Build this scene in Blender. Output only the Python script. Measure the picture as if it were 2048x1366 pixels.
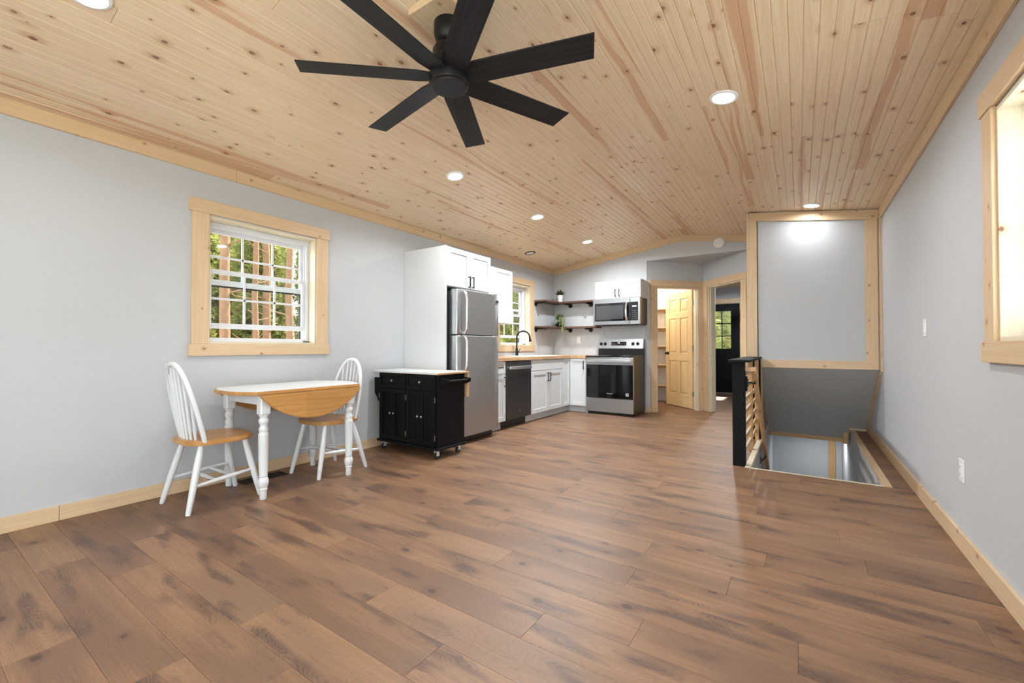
import bpy, bmesh, math, random
from mathutils import Matrix, Vector
random.seed(7)
R = math.radians
scene = bpy.context.scene
col = scene.collection
for o in list(bpy.data.objects):
    bpy.data.objects.remove(o)

# ------------------------------------------------------------------ camera, world, exposure
cd = bpy.data.cameras.new('camera')
cd.lens = 15.0; cd.sensor_width = 36.0; cd.clip_start = 0.02; cd.clip_end = 300
cam = bpy.data.objects.new('camera', cd); col.objects.link(cam)
cam.location = (0, 0, 1.05); cam.rotation_euler = (R(90.772), 0, R(33.99))
scene.camera = cam

SKY = 5.0
w = bpy.data.worlds.new('overcast_sky'); scene.world = w; w.use_nodes = True
nt = w.node_tree; bg = nt.nodes['Background']
bg.inputs['Color'].default_value = (0.84, 0.93, 1.0, 1); bg.inputs['Strength'].default_value = SKY

vs = scene.view_settings
vs.view_transform = 'Standard'; vs.look = 'None'; vs.gamma = 1.0; vs.use_curve_mapping = False
vs.exposure = 0.80
LAMP_W = 15.0          # watts of one recessed light

sl = bpy.data.lights.new('sun', 'SUN'); sl.energy = 18.0; sl.angle = R(3); sl.color = (1.0, 0.95, 0.86)
so = bpy.data.objects.new('sun', sl); col.objects.link(so)
so.rotation_euler = (R(-38), 0, 0)      # high sun from behind the house, lighting the added patio slab and the woods

# ------------------------------------------------------------------ sizes of the room (metres, camera stands over 0,0)
XL, XR, YB, YF = -3.74, 0.696, 6.93, -2.3
RX, RZ, SL = -1.515, 2.79, 0.1464      # ridge of the ceiling and its slope
WT = 0.16                              # wall thickness
def ceil_z(x): return RZ - SL * abs(x - RX)

# ------------------------------------------------------------------ materials
MATS = {}
def new_mat(name):
    m = bpy.data.materials.new(name); m.use_nodes = True
    n = m.node_tree.nodes; b = n['Principled BSDF']
    MATS[name] = m
    return m, m.node_tree, b
class NB:
    def __init__(s, t): s.t = t
    def n(s, typ, **kw):
        nd = s.t.nodes.new(typ)
        for k, v in kw.items(): setattr(nd, k, v)
        return nd
    def set(s, nd, i, v):
        if isinstance(v, bpy.types.NodeSocket): s.t.links.new(v, nd.inputs[i])
        else: nd.inputs[i].default_value = v
    def math(s, op, a, b=0.0, c=0.0, clamp=False):
        nd = s.n('ShaderNodeMath', operation=op, use_clamp=clamp)
        s.set(nd, 0, a); s.set(nd, 1, b); s.set(nd, 2, c)
        return nd.outputs[0]
    def vmath(s, op, a, b=(0, 0, 0)):
        nd = s.n('ShaderNodeVectorMath', operation=op)
        s.set(nd, 0, a)
        if op == 'SCALE': s.set(nd, 3, b)
        else: s.set(nd, 1, b)
        return nd.outputs['Value'] if op == 'LENGTH' else nd.outputs[0]
    def mix(s, f, a, b, blend='MIX'):
        nd = s.n('ShaderNodeMix', data_type='RGBA', blend_type=blend)
        s.set(nd, 0, f); s.set(nd, 6, a); s.set(nd, 7, b)
        return nd.outputs[2]
    def noise(s, v, scale=1.0, detail=2.0, rough=0.5, dist=0.0):
        nd = s.n('ShaderNodeTexNoise')
        s.set(nd, 'Vector', v); s.set(nd, 'Scale', scale); s.set(nd, 'Detail', detail)
        s.set(nd, 'Roughness', rough); s.set(nd, 'Distortion', dist)
        return nd.outputs[0]
    def ramp(s, f, lo, hi, to=(0, 1), smooth=True):
        nd = s.n('ShaderNodeMapRange', interpolation_type='SMOOTHSTEP' if smooth else 'LINEAR')
        s.set(nd, 0, f); s.set(nd, 1, lo); s.set(nd, 2, hi); s.set(nd, 3, to[0]); s.set(nd, 4, to[1])
        return nd.outputs[0]
    def bump(s, h, strength, dist=0.002):
        nd = s.n('ShaderNodeBump'); s.set(nd, 'Height', h); s.set(nd, 'Strength', strength); s.set(nd, 'Distance', dist)
        return nd.outputs[0]
    def objcoord(s, off=(37.0, 91.0, 53.0)):
        tc = s.n('ShaderNodeTexCoord'); oi = s.n('ShaderNodeObjectInfo'); ge = s.n('ShaderNodeNewGeometry')
        r = s.math('ADD', oi.outputs['Random'], ge.outputs['Random Per Island'])
        r = s.math('FRACT', r)
        o = s.vmath('SCALE', off, r)
        return tc.outputs['Object'], s.vmath('ADD', tc.outputs['Object'], o), r

def plain(name, rgb, rough=0.5, metal=0.0, noise=0.0, nscale=8.0, spec=0.5, bump=0.0, bscale=60, coat=0.0):
    m, t, b = new_mat(name); k = NB(t)
    b.inputs['Roughness'].default_value = rough; b.inputs['Metallic'].default_value = metal
    b.inputs['Specular IOR Level'].default_value = spec
    if coat: b.inputs['Coat Weight'].default_value = coat
    tc = k.n('ShaderNodeTexCoord')
    f = k.noise(tc.outputs['Object'], nscale, 3.0)
    lo = tuple(c * (1 - noise) for c in rgb) + (1,); hi = tuple(min(1, c * (1 + noise)) for c in rgb) + (1,)
    k.set(b, 'Base Color', k.mix(f, lo, hi))
    if bump:
        k.set(b, 'Normal', k.bump(k.noise(tc.outputs['Object'], bscale, 2.0), bump, 0.002))
    return m

def knots(k, v, sx, sy, rmin, rmax, dens):
    """knots in the plane x,y of a board: returns masks (core, ring) from the nearest feature point"""
    sc = k.vmath('MULTIPLY', v, (sx, sy, 0.0))
    vo = k.n('ShaderNodeTexVoronoi', voronoi_dimensions='2D', feature='F1')
    k.set(vo, 'Vector', sc); k.set(vo, 'Scale', 1.0); k.set(vo, 'Randomness', 1.0)
    d = k.vmath('SUBTRACT', sc, vo.outputs['Position'])
    d = k.vmath('MULTIPLY', d, (1.0 / sx, 0.72 / sy, 0.0))
    wob = k.noise(v, 90.0, 2.0)
    d = k.math('ADD', k.vmath('LENGTH', d), k.math('MULTIPLY', k.math('SUBTRACT', wob, 0.5), 0.006))
    cs = k.n('ShaderNodeSeparateColor'); k.set(cs, 0, vo.outputs['Color'])
    rad = k.ramp(cs.outputs[0], 0.0, 1.0, (rmin, rmax), False)
    on = k.math('LESS_THAN', cs.outputs[1], dens)
    q = k.math('DIVIDE', d, rad)
    core = k.math('MULTIPLY', k.ramp(q, 1.0, 0.7), on)
    halo = k.math('MULTIPLY', k.ramp(q, 3.6, 0.8), on)
    return core, halo, q, on

def pine(name, light, tan, dens=0.55, red=0.8, rough=0.42, rmin=0.005, rmax=0.0125, kx=9.0, ky=3.0, vary=0.16):
    m, t, b = new_mat(name); k = NB(t)
    raw, v, rnd = k.objcoord()
    core, halo, q, on = knots(k, v, kx, ky, rmin, rmax, dens)
    warp = k.noise(k.vmath('MULTIPLY', v, (7.0, 1.1, 7.0)), 1.0, 2.0)
    vv = k.vmath('ADD', v, k.vmath('SCALE', (0.10, 0.0, 0.03), k.math('ADD', warp, k.math('MULTIPLY', halo, 0.25))))
    g1 = k.noise(k.vmath('MULTIPLY', vv, (85.0, 1.3, 30.0)), 1.0, 3.0, 0.6)
    g2 = k.noise(k.vmath('MULTIPLY', v, (230.0, 5.0, 90.0)), 1.0, 2.0, 0.5)
    f = k.math('ADD', k.math('MULTIPLY', k.ramp(g1, 0.36, 0.68), 0.75), k.math('MULTIPLY', k.ramp(g2, 0.35, 0.7), 0.25))
    c = k.mix(k.math('MULTIPLY', f, 0.75), light + (1,), tan + (1,))
    # boards differ a little in tone
    tone = k.math('FRACT', k.math('MULTIPLY', rnd, 7.31))
    c = k.mix(k.math('MULTIPLY', tone, vary * 2), c, tuple(x * y for x, y in zip(light, (0.86, 0.74, 0.62))) + (1,))
    # reddish heartwood along some boards
    hs = k.math('FRACT', k.math('MULTIPLY', rnd, 13.7))
    band = k.ramp(k.noise(k.vmath('MULTIPLY', vv, (13.0, 0.33, 0.0)), 1.0, 1.0), 0.53, 0.60)
    hm = k.math('MULTIPLY', k.math('MULTIPLY', band, k.math('GREATER_THAN', hs, red)), 0.75)
    c = k.mix(hm, c, (light[0] * 0.74, light[1] * 0.52, light[2] * 0.42, 1))
    # small streak beside the knots, then the knots
    c = k.mix(k.math('MULTIPLY', halo, 0.42), c, (0.43, 0.20, 0.085, 1))
    c = k.mix(k.math('MULTIPLY', core, k.ramp(k.noise(v, 40.0, 2.0), 0.3, 0.6, (0.6, 0.95))), c, (0.20, 0.075, 0.032, 1))
    k.set(b, 'Base Color', c); k.set(b, 'Roughness', rough)
    b.inputs['Specular IOR Level'].default_value = 0.4
    k.set(b, 'Normal', k.bump(f, 0.10, 0.001))
    return m

def oak_floor():
    m, t, b = new_mat('oak_laminate'); k = NB(t)
    raw, v, rnd = k.objcoord((41.0, 83.0, 0.0))
    low = k.noise(k.vmath('MULTIPLY', v, (5.0, 1.1, 1.0)), 1.0, 2.0, 0.5)
    fig = k.ramp(k.noise(k.vmath('MULTIPLY', k.vmath('ADD', v, (9.3, 4.1, 0)), (8.0, 1.9, 1.0)), 1.0, 2.0, 0.55), 0.53, 0.70)
    # cathedral rings, strongest in the dark figure
    dist = k.noise(k.vmath('MULTIPLY', v, (9.0, 2.2, 1.0)), 1.0, 2.0, 0.5)
    ring = k.n('ShaderNodeMath', operation='SINE')
    k.set(ring, 0, k.math('MULTIPLY', dist, 190.0)); ring = k.ramp(ring.outputs[0], -0.2, 0.9)
    fine = k.noise(k.vmath('MULTIPLY', v, (170.0, 3.5, 1.0)), 1.0, 3.0, 0.6)
    mid = k.noise(k.vmath('MULTIPLY', v, (34.0, 1.1, 1.0)), 1.0, 3.0, 0.6)
    tone = k.math('FRACT', k.math('MULTIPLY', rnd, 5.77))
    base = k.mix(k.ramp(mid, 0.3, 0.7), (0.300, 0.165, 0.089, 1), (0.230, 0.119, 0.060, 1))
    base = k.mix(k.ramp(low, 0.40, 0.62), base, (0.185, 0.100, 0.059, 1))
    base = k.mix(k.math('MULTIPLY', k.ramp(tone, 0.3, 1.0), 0.30), base, (0.152, 0.083, 0.052, 1))
    base = k.mix(k.math('MULTIPLY', k.ramp(tone, 0.35, 0.0), 0.26), base, (0.315, 0.190, 0.109, 1))
    base = k.mix(k.math('MULTIPLY', fig, 0.78), base, (0.090, 0.052, 0.041, 1))
    rg = k.math('MULTIPLY', ring, k.math('ADD', k.math('MULTIPLY', fig, 0.5), 0.13))
    base = k.mix(rg, base, (0.075, 0.036, 0.023, 1))
    base = k.mix(k.math('MULTIPLY', k.ramp(fine, 0.5, 0.75), 0.22), base, (0.09, 0.045, 0.026, 1))
    core, halo, q, on = knots(k, v, 6.5, 1.5, 0.007, 0.02, 0.34)
    base = k.mix(k.math('MULTIPLY', halo, 0.36), base, (0.10, 0.045, 0.025, 1))
    base = k.mix(k.math('MULTIPLY', core, 0.65), base, (0.04, 0.02, 0.014, 1))
    k.set(b, 'Base Color', base)
    k.set(b, 'Roughness', k.ramp(fine, 0.2, 0.8, (0.38, 0.50), False))
    b.inputs['Specular IOR Level'].default_value = 0.42
    k.set(b, 'Normal', k.bump(fine, 0.10, 0.0008))
    return m

def honey(name, a, c2, block=0.0, rough=0.3):
    m, t, b = new_mat(name); k = NB(t)
    raw, v, rnd = k.objcoord((17.0, 9.0, 5.0))
    g = k.noise(k.vmath('MULTIPLY', v, (60.0, 3.0, 60.0)), 1.0, 3.0, 0.6)
    c = k.mix(k.ramp(g, 0.3, 0.7), a + (1,), c2 + (1,))
    if block:
        br = k.n('ShaderNodeTexBrick'); sw = k.n('ShaderNodeSeparateXYZ'); k.set(sw, 0, v)
        cb = k.n('ShaderNodeCombineXYZ'); k.set(cb, 0, sw.outputs[1]); k.set(cb, 1, sw.outputs[0])
        k.set(br, 'Vector', cb.outputs[0]); k.set(br, 'Scale', 1.0); k.set(br, 'Mortar Size', 0.0)
        k.set(br, 'Brick Width', 0.42); k.set(br, 'Row Height', block)
        k.set(br, 'Color1', (0.55, 0.55, 0.55, 1)); k.set(br, 'Color2', (1, 1, 1, 1))
        c = k.mix(0.38, c, br.outputs[0], 'MULTIPLY')
    k.set(b, 'Base Color', c); b.inputs['Roughness'].default_value = rough
    return m

def glass(name, tint=(0.97, 0.985, 0.98), refl=1.0):
    m = bpy.data.materials.new(name); m.use_nodes = True; MATS[name] = m
    t = m.node_tree; t.nodes.clear(); k = NB(t)
    out = k.n('ShaderNodeOutputMaterial'); tr = k.n('ShaderNodeBsdfTransparent'); gl = k.n('ShaderNodeBsdfGlossy')
    tr.inputs[0].default_value = tint + (1,); gl.inputs['Roughness'].default_value = 0.01
    lw = k.n('ShaderNodeLayerWeight'); lw.inputs[0].default_value = 0.5
    fr = k.math('ADD', 0.03, k.math('MULTIPLY', 0.9, k.math('POWER', lw.outputs['Facing'], 5.0)))
    mx = k.n('ShaderNodeMixShader')
    k.set(mx, 0, k.math('MULTIPLY', fr, refl)); t.links.new(tr.outputs[0], mx.inputs[1]); t.links.new(gl.outputs[0], mx.inputs[2])
    t.links.new(mx.outputs[0], out.inputs[0])
    return m

def glow(name, rgb, s):
    m, t, b = new_mat(name)
    b.inputs['Base Color'].default_value = rgb + (1,); b.inputs['Emission Color'].default_value = rgb + (1,)
    b.inputs['Emission Strength'].default_value = s
    return m

def steel(name, rgb, rough, grain=(2.0, 2.0, 140.0), amt=0.12):
    m, t, b = new_mat(name); k = NB(t)
    tc = k.n('ShaderNodeTexCoord')
    f = k.noise(k.vmath('MULTIPLY', tc.outputs['Object'], grain), 1.0, 3.0, 0.6)
    k.set(b, 'Base Color', k.mix(f, tuple(x * 0.88 for x in rgb) + (1,), tuple(min(1, x * 1.1) for x in rgb) + (1,)))
    b.inputs['Metallic'].default_value = 0.92
    k.set(b, 'Roughness', k.ramp(f, 0.2, 0.8, (rough - amt * 0.5, rough + amt * 0.5), False))
    return m

plain('wall_paint', (0.525, 0.535, 0.55), 0.62, noise=0.015, nscale=3, bump=0.05, bscale=220, spec=0.35)
plain('white_drywall', (0.78, 0.78, 0.78), 0.7)
PINE = pine('knotty_pine', (0.82, 0.665, 0.475), (0.70, 0.515, 0.325), dens=0.5, red=0.72, rmin=0.003, rmax=0.0145, vary=0.10)
PINE_TRIM = pine('pine_trim', (0.70, 0.525, 0.335), (0.60, 0.415, 0.24), dens=0.8, red=0.97, kx=7.0, ky=3.2, rmin=0.003, rmax=0.0075, vary=0.07)
PINE_PALE = pine('pale_pine', (0.73, 0.665, 0.52), (0.66, 0.57, 0.41), dens=0.3, red=2.0, kx=5.0, ky=2.4, rmin=0.004, rmax=0.009, vary=0.05)
PINE_DOOR = pine('clear_pine', (0.74, 0.55, 0.315), (0.63, 0.43, 0.215), dens=0.0, red=2.0, vary=0.03)
PINE_RAIL = pine('stained_pine', (0.66, 0.42, 0.205), (0.50, 0.28, 0.115), dens=0.25, red=2.0, vary=0.05)
OAK = oak_floor()
HONEY = honey('honey_wood', (0.60, 0.32, 0.105), (0.50, 0.235, 0.065), 0.06)
BUTCHER = honey('butcher_block', (0.66, 0.42, 0.235), (0.55, 0.315, 0.155), 0.035)
WALNUT = honey('rustic_shelf_wood', (0.165, 0.085, 0.052), (0.10, 0.050, 0.032), rough=0.55)
plain('white_enamel', (0.72, 0.73, 0.74), 0.32, noise=0.01)
plain('white_cabinet', (0.65, 0.66, 0.67), 0.38, noise=0.008)
plain('toe_kick_grey', (0.60, 0.60, 0.60), 0.55)
plain('vinyl_white', (0.74, 0.75, 0.79), 0.4)
plain('screen_black', (0.02, 0.02, 0.022), 0.5)
plain('black_paint', (0.005, 0.005, 0.0055), 0.6, noise=0.1, spec=0.16)
plain('black_metal', (0.007, 0.007, 0.0075), 0.42, noise=0.05, spec=0.35)
plain('black_plastic', (0.014, 0.014, 0.015), 0.3)
plain('black_glass', (0.004, 0.004, 0.005), 0.05, spec=0.6)
plain('window_mesh_glass', (0.045, 0.045, 0.047), 0.12, spec=0.6)
plain('fridge_side', (0.022, 0.022, 0.023), 0.55)
plain('white_plastic', (0.82, 0.82, 0.82), 0.35)
plain('sticker', (0.62, 0.62, 0.62), 0.5)
plain('pewter', (0.35, 0.34, 0.33), 0.3, metal=0.9)
plain('bronze', (0.045, 0.03, 0.02), 0.4, metal=0.8)
plain('caster_grey', (0.55, 0.55, 0.55), 0.4)
plain('rubber', (0.02, 0.02, 0.02), 0.6)
plain('marble_top', (0.74, 0.74, 0.74), 0.3, noise=0.06, nscale=4)
plain('granite', (0.80, 0.80, 0.79), 0.25, noise=0.05, nscale=50)
STEEL = steel('stainless', (0.43, 0.445, 0.455), 0.34)
STEEL_BRIGHT = steel('bright_steel', (0.74, 0.74, 0.735), 0.22)
STEEL_DARK = steel('dark_stainless', (0.105, 0.105, 0.105), 0.36)
plain('soil', (0.03, 0.02, 0.012), 0.9, noise=0.3)
plain('bark', (0.145, 0.073, 0.034), 0.9, noise=0.5, nscale=14, bump=0.6, bscale=22)
plain('dead_wood', (0.11, 0.085, 0.055), 0.9, noise=0.2)
plain('forest_ground', (0.13, 0.115, 0.06), 0.95, noise=0.5, nscale=1.5)
plain('bounce_slab', (0.70, 0.69, 0.66), 0.8, noise=0.06)  # pale, so the added slab throws light up to the ceiling
def leaf_mat(name, a, c2, c3):
    m, t, b = new_mat(name); k = NB(t)
    ge = k.n('ShaderNodeNewGeometry'); tc = k.n('ShaderNodeTexCoord')
    r = ge.outputs['Random Per Island']
    c = k.mix(r, a + (1,), c2 + (1,))
    c = k.mix(k.ramp(k.noise(tc.outputs['Object'], 1.3, 2.0), 0.5, 0.7), c, c3 + (1,))
    k.set(b, 'Base Color', c); b.inputs['Roughness'].default_value = 0.6
    tl = k.n('ShaderNodeBsdfTranslucent'); k.set(tl, 'Color', c); mx = k.n('ShaderNodeMixShader'); mx.inputs[0].default_value = 0.45
    t.links.new(b.outputs[0], mx.inputs[1]); t.links.new(tl.outputs[0], mx.inputs[2]); t.links.new(mx.outputs[0], t.nodes['Material Output'].inputs[0])
    return m
leaf_mat('needles', (0.12, 0.125, 0.04), (0.20, 0.19, 0.065), (0.22, 0.19, 0.06))
leaf_mat('bush_leaves', (0.19, 0.215, 0.055), (0.32, 0.33, 0.10), (0.37, 0.33, 0.09))
leaf_mat('succulent', (0.075, 0.065, 0.025), (0.135, 0.10, 0.045), (0.06, 0.085, 0.02))
leaf_mat('spider_leaf', (0.12, 0.21, 0.035), (0.26, 0.33, 0.09), (0.44, 0.27, 0.05))
leaf_mat('pale_leaf', (0.32, 0.37, 0.16), (0.50, 0.52, 0.28), (0.25, 0.33, 0.10))
glass('window_glass', refl=1.2); glass('bowl_glass', (0.95, 0.97, 0.95), 1.0)
glow('lit_lens', (1.0, 0.985, 0.96), 9.0)
glow('display_lit', (0.9, 0.95, 1.0), 2.0)
plain('display_dim', (0.42, 0.44, 0.44), 0.4)

# ------------------------------------------------------------------ mesh helpers
class MB:
    def __init__(s, M=None): s.v = []; s.f = []; s.M = M or Matrix.Identity(4)
    def add(s, vs, fs):
        n = len(s.v); s.v += [tuple(s.M @ Vector(p)) for p in vs]; s.f += [tuple(i + n for i in f) for f in fs]
        return s
    def box(s, x0, x1, y0, y1, z0, z1):
        x0, x1 = min(x0, x1), max(x0, x1); y0, y1 = min(y0, y1), max(y0, y1); z0, z1 = min(z0, z1), max(z0, z1)
        return s.add([(x0, y0, z0), (x1, y0, z0), (x1, y1, z0), (x0, y1, z0), (x0, y0, z1), (x1, y0, z1), (x1, y1, z1), (x0, y1, z1)],
                     [(0, 3, 2, 1), (4, 5, 6, 7), (0, 1, 5, 4), (1, 2, 6, 5), (2, 3, 7, 6), (3, 0, 4, 7)])
    def prism(s, poly, a0, a1, axis='z'):
        """poly: 2D outline (counter-clockwise) swept from a0 to a1 along an axis"""
        n = len(poly)
        def P(p, a):
            return {'z': (p[0], p[1], a), 'x': (a, p[0], p[1]), 'y': (p[0], a, p[1])}[axis]
        vs = [P(p, a0) for p in poly] + [P(p, a1) for p in poly]
        fs = [tuple(range(n))[::-1], tuple(range(n, 2 * n))] + [(i, (i + 1) % n, n + (i + 1) % n, n + i) for i in range(n)]
        return s.add(vs, fs)
    def tube(s, path, rad, n=10, cap=True):
        path = [Vector(p) for p in path]; m = len(path)
        rads = rad if isinstance(rad, (list, tuple)) else [rad] * m
        vs = []; up = None
        for i, p in enumerate(path):
            d = (path[min(i + 1, m - 1)] - path[max(i - 1, 0)]).normalized()
            if up is None:
                up = d.orthogonal().normalized()
            up = (up - d * up.dot(d)).normalized(); sd = d.cross(up)
            for j in range(n):
                a = 2 * math.pi * j / n
                vs.append(p + (up * math.cos(a) + sd * math.sin(a)) * rads[i])
        fs = [(i * n + j, i * n + (j + 1) % n, (i + 1) * n + (j + 1) % n, (i + 1) * n + j) for i in range(m - 1) for j in range(n)]
        if cap: fs += [tuple(range(n))[::-1], tuple(range((m - 1) * n, m * n))]
        return s.add(vs, fs)
    def lathe(s, prof, c=(0, 0, 0), n=20, M=None):
        vs = []; M = M or Matrix.Identity(4)
        for r, z in prof:
            for j in range(n):
                a = 2 * math.pi * j / n
                vs.append(M @ Vector((c[0] + r * math.cos(a), c[1] + r * math.sin(a), c[2] + z)))
        m = len(prof)
        fs = [(i * n + j, i * n + (j + 1) % n, (i + 1) * n + (j + 1) % n, (i + 1) * n + j) for i in range(m - 1) for j in range(n)]
        fs += [tuple(range(n))[::-1], tuple(range((m - 1) * n, m * n))]
        return s.add(vs, fs)
    def mesh(s, name, bevel=0.0, smooth=False, seg=1, angle=35):
        me = bpy.data.meshes.new(name); me.from_pydata(s.v, [], s.f)
        bm = bmesh.new(); bm.from_mesh(me)
        bmesh.ops.recalc_face_normals(bm, faces=bm.faces)
        if bevel:
            ed = [e for e in bm.edges if len(e.link_faces) == 2 and e.calc_face_angle(0) > 0.6]
            bmesh.ops.bevel(bm, geom=ed, offset=bevel, segments=seg, affect='EDGES', clamp_overlap=True)
        bm.to_mesh(me); bm.free()
        if smooth:
            for p in me.polygons: p.use_smooth = True
            me.set_sharp_from_angle(angle=R(angle))
        return me

PW = {}
def tag(o, label=None, cat=None, group=None, kind=None):
    if label: o['label'] = label
    if cat: o['category'] = cat
    if group: o['group'] = group
    if kind: o['kind'] = kind
    return o
def link(o, parent=None, M=None, world=True):
    col.objects.link(o)
    if parent is not None:
        o.parent = parent
        if world: o.matrix_parent_inverse = PW[parent].inverted()
    if M is not None: o.matrix_basis = M
    base = (PW[parent] if (parent is not None and not world) else Matrix.Identity(4))
    PW[o] = base @ (M or Matrix.Identity(4))
    return o
def thing(name, label, cat, loc=(0, 0, 0), rz=0.0, group=None, kind=None):
    o = bpy.data.objects.new(name, None); o.empty_display_size = 0.1
    link(o, None, Matrix.Translation(loc) @ Matrix.Rotation(rz, 4, 'Z'))
    return tag(o, label, cat, group, kind)
def obj(name, mb, mat, parent=None, bevel=0.0, smooth=False, M=None, world=True, seg=1, label=None, kind=None, angle=35):
    me = mb if isinstance(mb, bpy.types.Mesh) else mb.mesh(name, bevel, smooth, seg, angle)
    if not me.materials: me.materials.append(MATS[mat] if isinstance(mat, str) else mat)
    o = bpy.data.objects.new(name, me)
    link(o, parent, M, world)
    if label: o['label'] = label
    if kind: o['kind'] = kind
    return o
def frame(center, long_dir, width_dir):
    y = Vector(long_dir).normalized(); x = Vector(width_dir).normalized(); z = x.cross(y).normalized(); x = y.cross(z)
    M = Matrix.Identity(4)
    for i in range(3): M[i][0] = x[i]; M[i][1] = y[i]; M[i][2] = z[i]; M[i][3] = center[i]
    return M
def board(name, center, long_dir, width_dir, L, W, T, mat, parent=None, bevel=0.0015, world=True, label=None):
    """a straight piece of wood: its grain runs along local y"""
    return obj(name, MB().box(-W / 2, W / 2, -L / 2, L / 2, -T / 2, T / 2), mat, parent, bevel, M=frame(center, long_dir, width_dir), world=world, label=label)
def bbox_board(name, x0, x1, y0, y1, z0, z1, mat, parent=None, bevel=0.0015, world=True, label=None):
    """the same from its bounds, grain along the longest side"""
    d = [x1 - x0, y1 - y0, z1 - z0]; c = ((x0 + x1) / 2, (y0 + y1) / 2, (z0 + z1) / 2)
    ax = [(1, 0, 0), (0, 1, 0), (0, 0, 1)]
    i = max(range(3), key=lambda q: d[q]); rest = [q for q in range(3) if q != i]
    j = max(rest, key=lambda q: d[q]); t = [q for q in rest if q != j][0]
    return board(name, c, ax[i], ax[j], d[i], d[j], d[t], mat, parent, bevel, world, label)
def dup(root, M, label=None, group=None):
    r = root.copy(); col.objects.link(r); r.matrix_basis = M; PW[r] = M
    if label: r['label'] = label
    if group: r['group'] = group
    for ch in list(root.children):
        c = ch.copy(); col.objects.link(c); c.parent = r
        for g in list(ch.children):
            d = g.copy(); col.objects.link(d); d.parent = c
    return r
def text_mesh(body, size, ext=0.0006):
    cu = bpy.data.curves.new('t', 'FONT'); cu.body = body; cu.size = size; cu.extrude = ext; cu.align_x = 'CENTER'; cu.align_y = 'CENTER'
    o = bpy.data.objects.new('t', cu); col.objects.link(o)
    bpy.context.view_layer.update()
    me = bpy.data.meshes.new_from_object(o)
    bpy.data.objects.remove(o); bpy.data.curves.remove(cu)
    me.materials.clear()
    return me

# ------------------------------------------------------------------ FLOOR
OX0, OX1, OY0, OY1 = -0.395, 0.545, 4.245, 6.98      # stair opening
flo = obj('floor', MB().box(XL, OX0, YF, 8.6, -0.20, -0.014).box(OX1, XR, OY0, 8.6, -0.20, -0.014).box(OX0, OX1, YF, OY0, -0.20, -0.014).box(OX1, XR, YF, OY0, -0.20, -0.014)
          .box(OX0, OX1, 7.25, 8.6, -0.20, -0.014).box(XL, XR, 8.6, 11.0, -0.20, -0.014), 'black_paint')
tag(flo, 'brown oak-look plank floor running through the whole room', 'floor', kind='structure')
PWD, PLN, GAP = 0.178, 1.22, 0.0006
cache = {}
def plank_mesh(L, W=PWD):
    key = (round(L, 4), round(W, 4))
    if key not in cache:
        cache[key] = MB().box(-W / 2 + GAP / 2, W / 2 - GAP / 2, -L / 2 + GAP / 2, L / 2 - GAP / 2, -0.014, 0.0).mesh('floor_plank', 0.0006)
        cache[key].materials.append(OAK)
    return cache[key]
rowi = 0
y = 0.949 - 20 * PWD
rows = []
while y < YB + 0.05:
    rows.append(y); y += PWD
def lay(y0, x0, x1, start, W, target=None):
    e = start
    while e < x1:
        a, b2 = max(e, x0), min(e + PLN, x1)
        if b2 - a > 0.012:
            o = bpy.data.objects.new('floor_plank', plank_mesh(b2 - a, W)); col.objects.link(o); o.parent = flo
            o.matrix_basis = frame(((a + b2) / 2, y0 + W / 2, 0), (1, 0, 0), (0, -1, 0))
        e += PLN
rs = random.Random(21)
offs = 0.0
for y in rows:
    if y < YF - 0.2: continue
    offs = (offs + rs.uniform(0.32, 0.85)) % PLN
    start = XL - PLN + offs - PLN
    y0, y1 = max(y, YF), min(y + PWD, YB)
    if y1 - y0 < 0.02: continue
    if y1 <= OY0 or y0 >= OY1:
        lay(y0, XL, XR, start, y1 - y0)
    else:
        if y0 < OY0:      # row cut by the front edge of the stair opening
            lay(y0, XL, XR, start, OY0 - y0); y0 = OY0
        lay(y0, XL, OX0, start, y1 - y0); lay(y0, OX1, XR, start, y1 - y0)
far = MB(); y = YB
while y < 10.9:
    offs = (offs + 0.47) % PLN; e = XL - PLN + offs
    while e < XR:
        a, b2 = max(e, XL), min(e + PLN, XR)
        if b2 - a > 0.02 and not (y < OY1 and b2 > OX0 and a < OX1):
            far.box(a + GAP / 2, b2 - GAP / 2, y + GAP / 2, y + PWD - GAP / 2, -0.014, 0)
        e += PLN
    y += PWD
# the planks beyond the doorways lie across x: turn the grain by building them in a turned frame
Mrot = frame((0, 0, 0), (1, 0, 0), (0, -1, 0)); inv = Mrot.inverted()
far.v = [tuple(inv @ Vector(p)) for p in far.v]
obj('far_floor_planks', far, OAK, flo, M=Mrot, kind='stuff')

# ------------------------------------------------------------------ WALLS
WIN_Z0, WIN_Z1 = 1.077, 2.06
def wall_with_holes(axis_pos, thick, a0, a1, z0, z1, holes, axis):
    mb = MB()
    def bx(p0, p1, q0, q1):
        if p1 - p0 < 1e-4 or q1 - q0 < 1e-4: return
        if axis == 'x': mb.box(axis_pos, axis_pos + thick, p0, p1, q0, q1)
        else: mb.box(p0, p1, axis_pos, axis_pos + thick, q0, q1)
    cur = a0
    for (h0, h1, hz0, hz1) in sorted(holes):
        bx(cur, h0, z0, z1); bx(h0, h1, z0, hz0); bx(h0, h1, hz1, z1); cur = h1
    bx(cur, a1, z0, z1)
    return mb
W1 = (1.392, 2.278); W2 = (5.190, 6.086); W3 = (1.74, 2.626); W4 = (-1.75, 0.55)
o = obj('wall_left', wall_with_holes(XL, -WT, YF - WT, 11.0, -0.2, 2.75, [W1 + (WIN_Z0, WIN_Z1), W2 + (WIN_Z0, WIN_Z1)], 'x'), 'wall_paint')
tag(o, 'long light grey painted wall with the dining window and sink window', 'wall', kind='structure')
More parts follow.
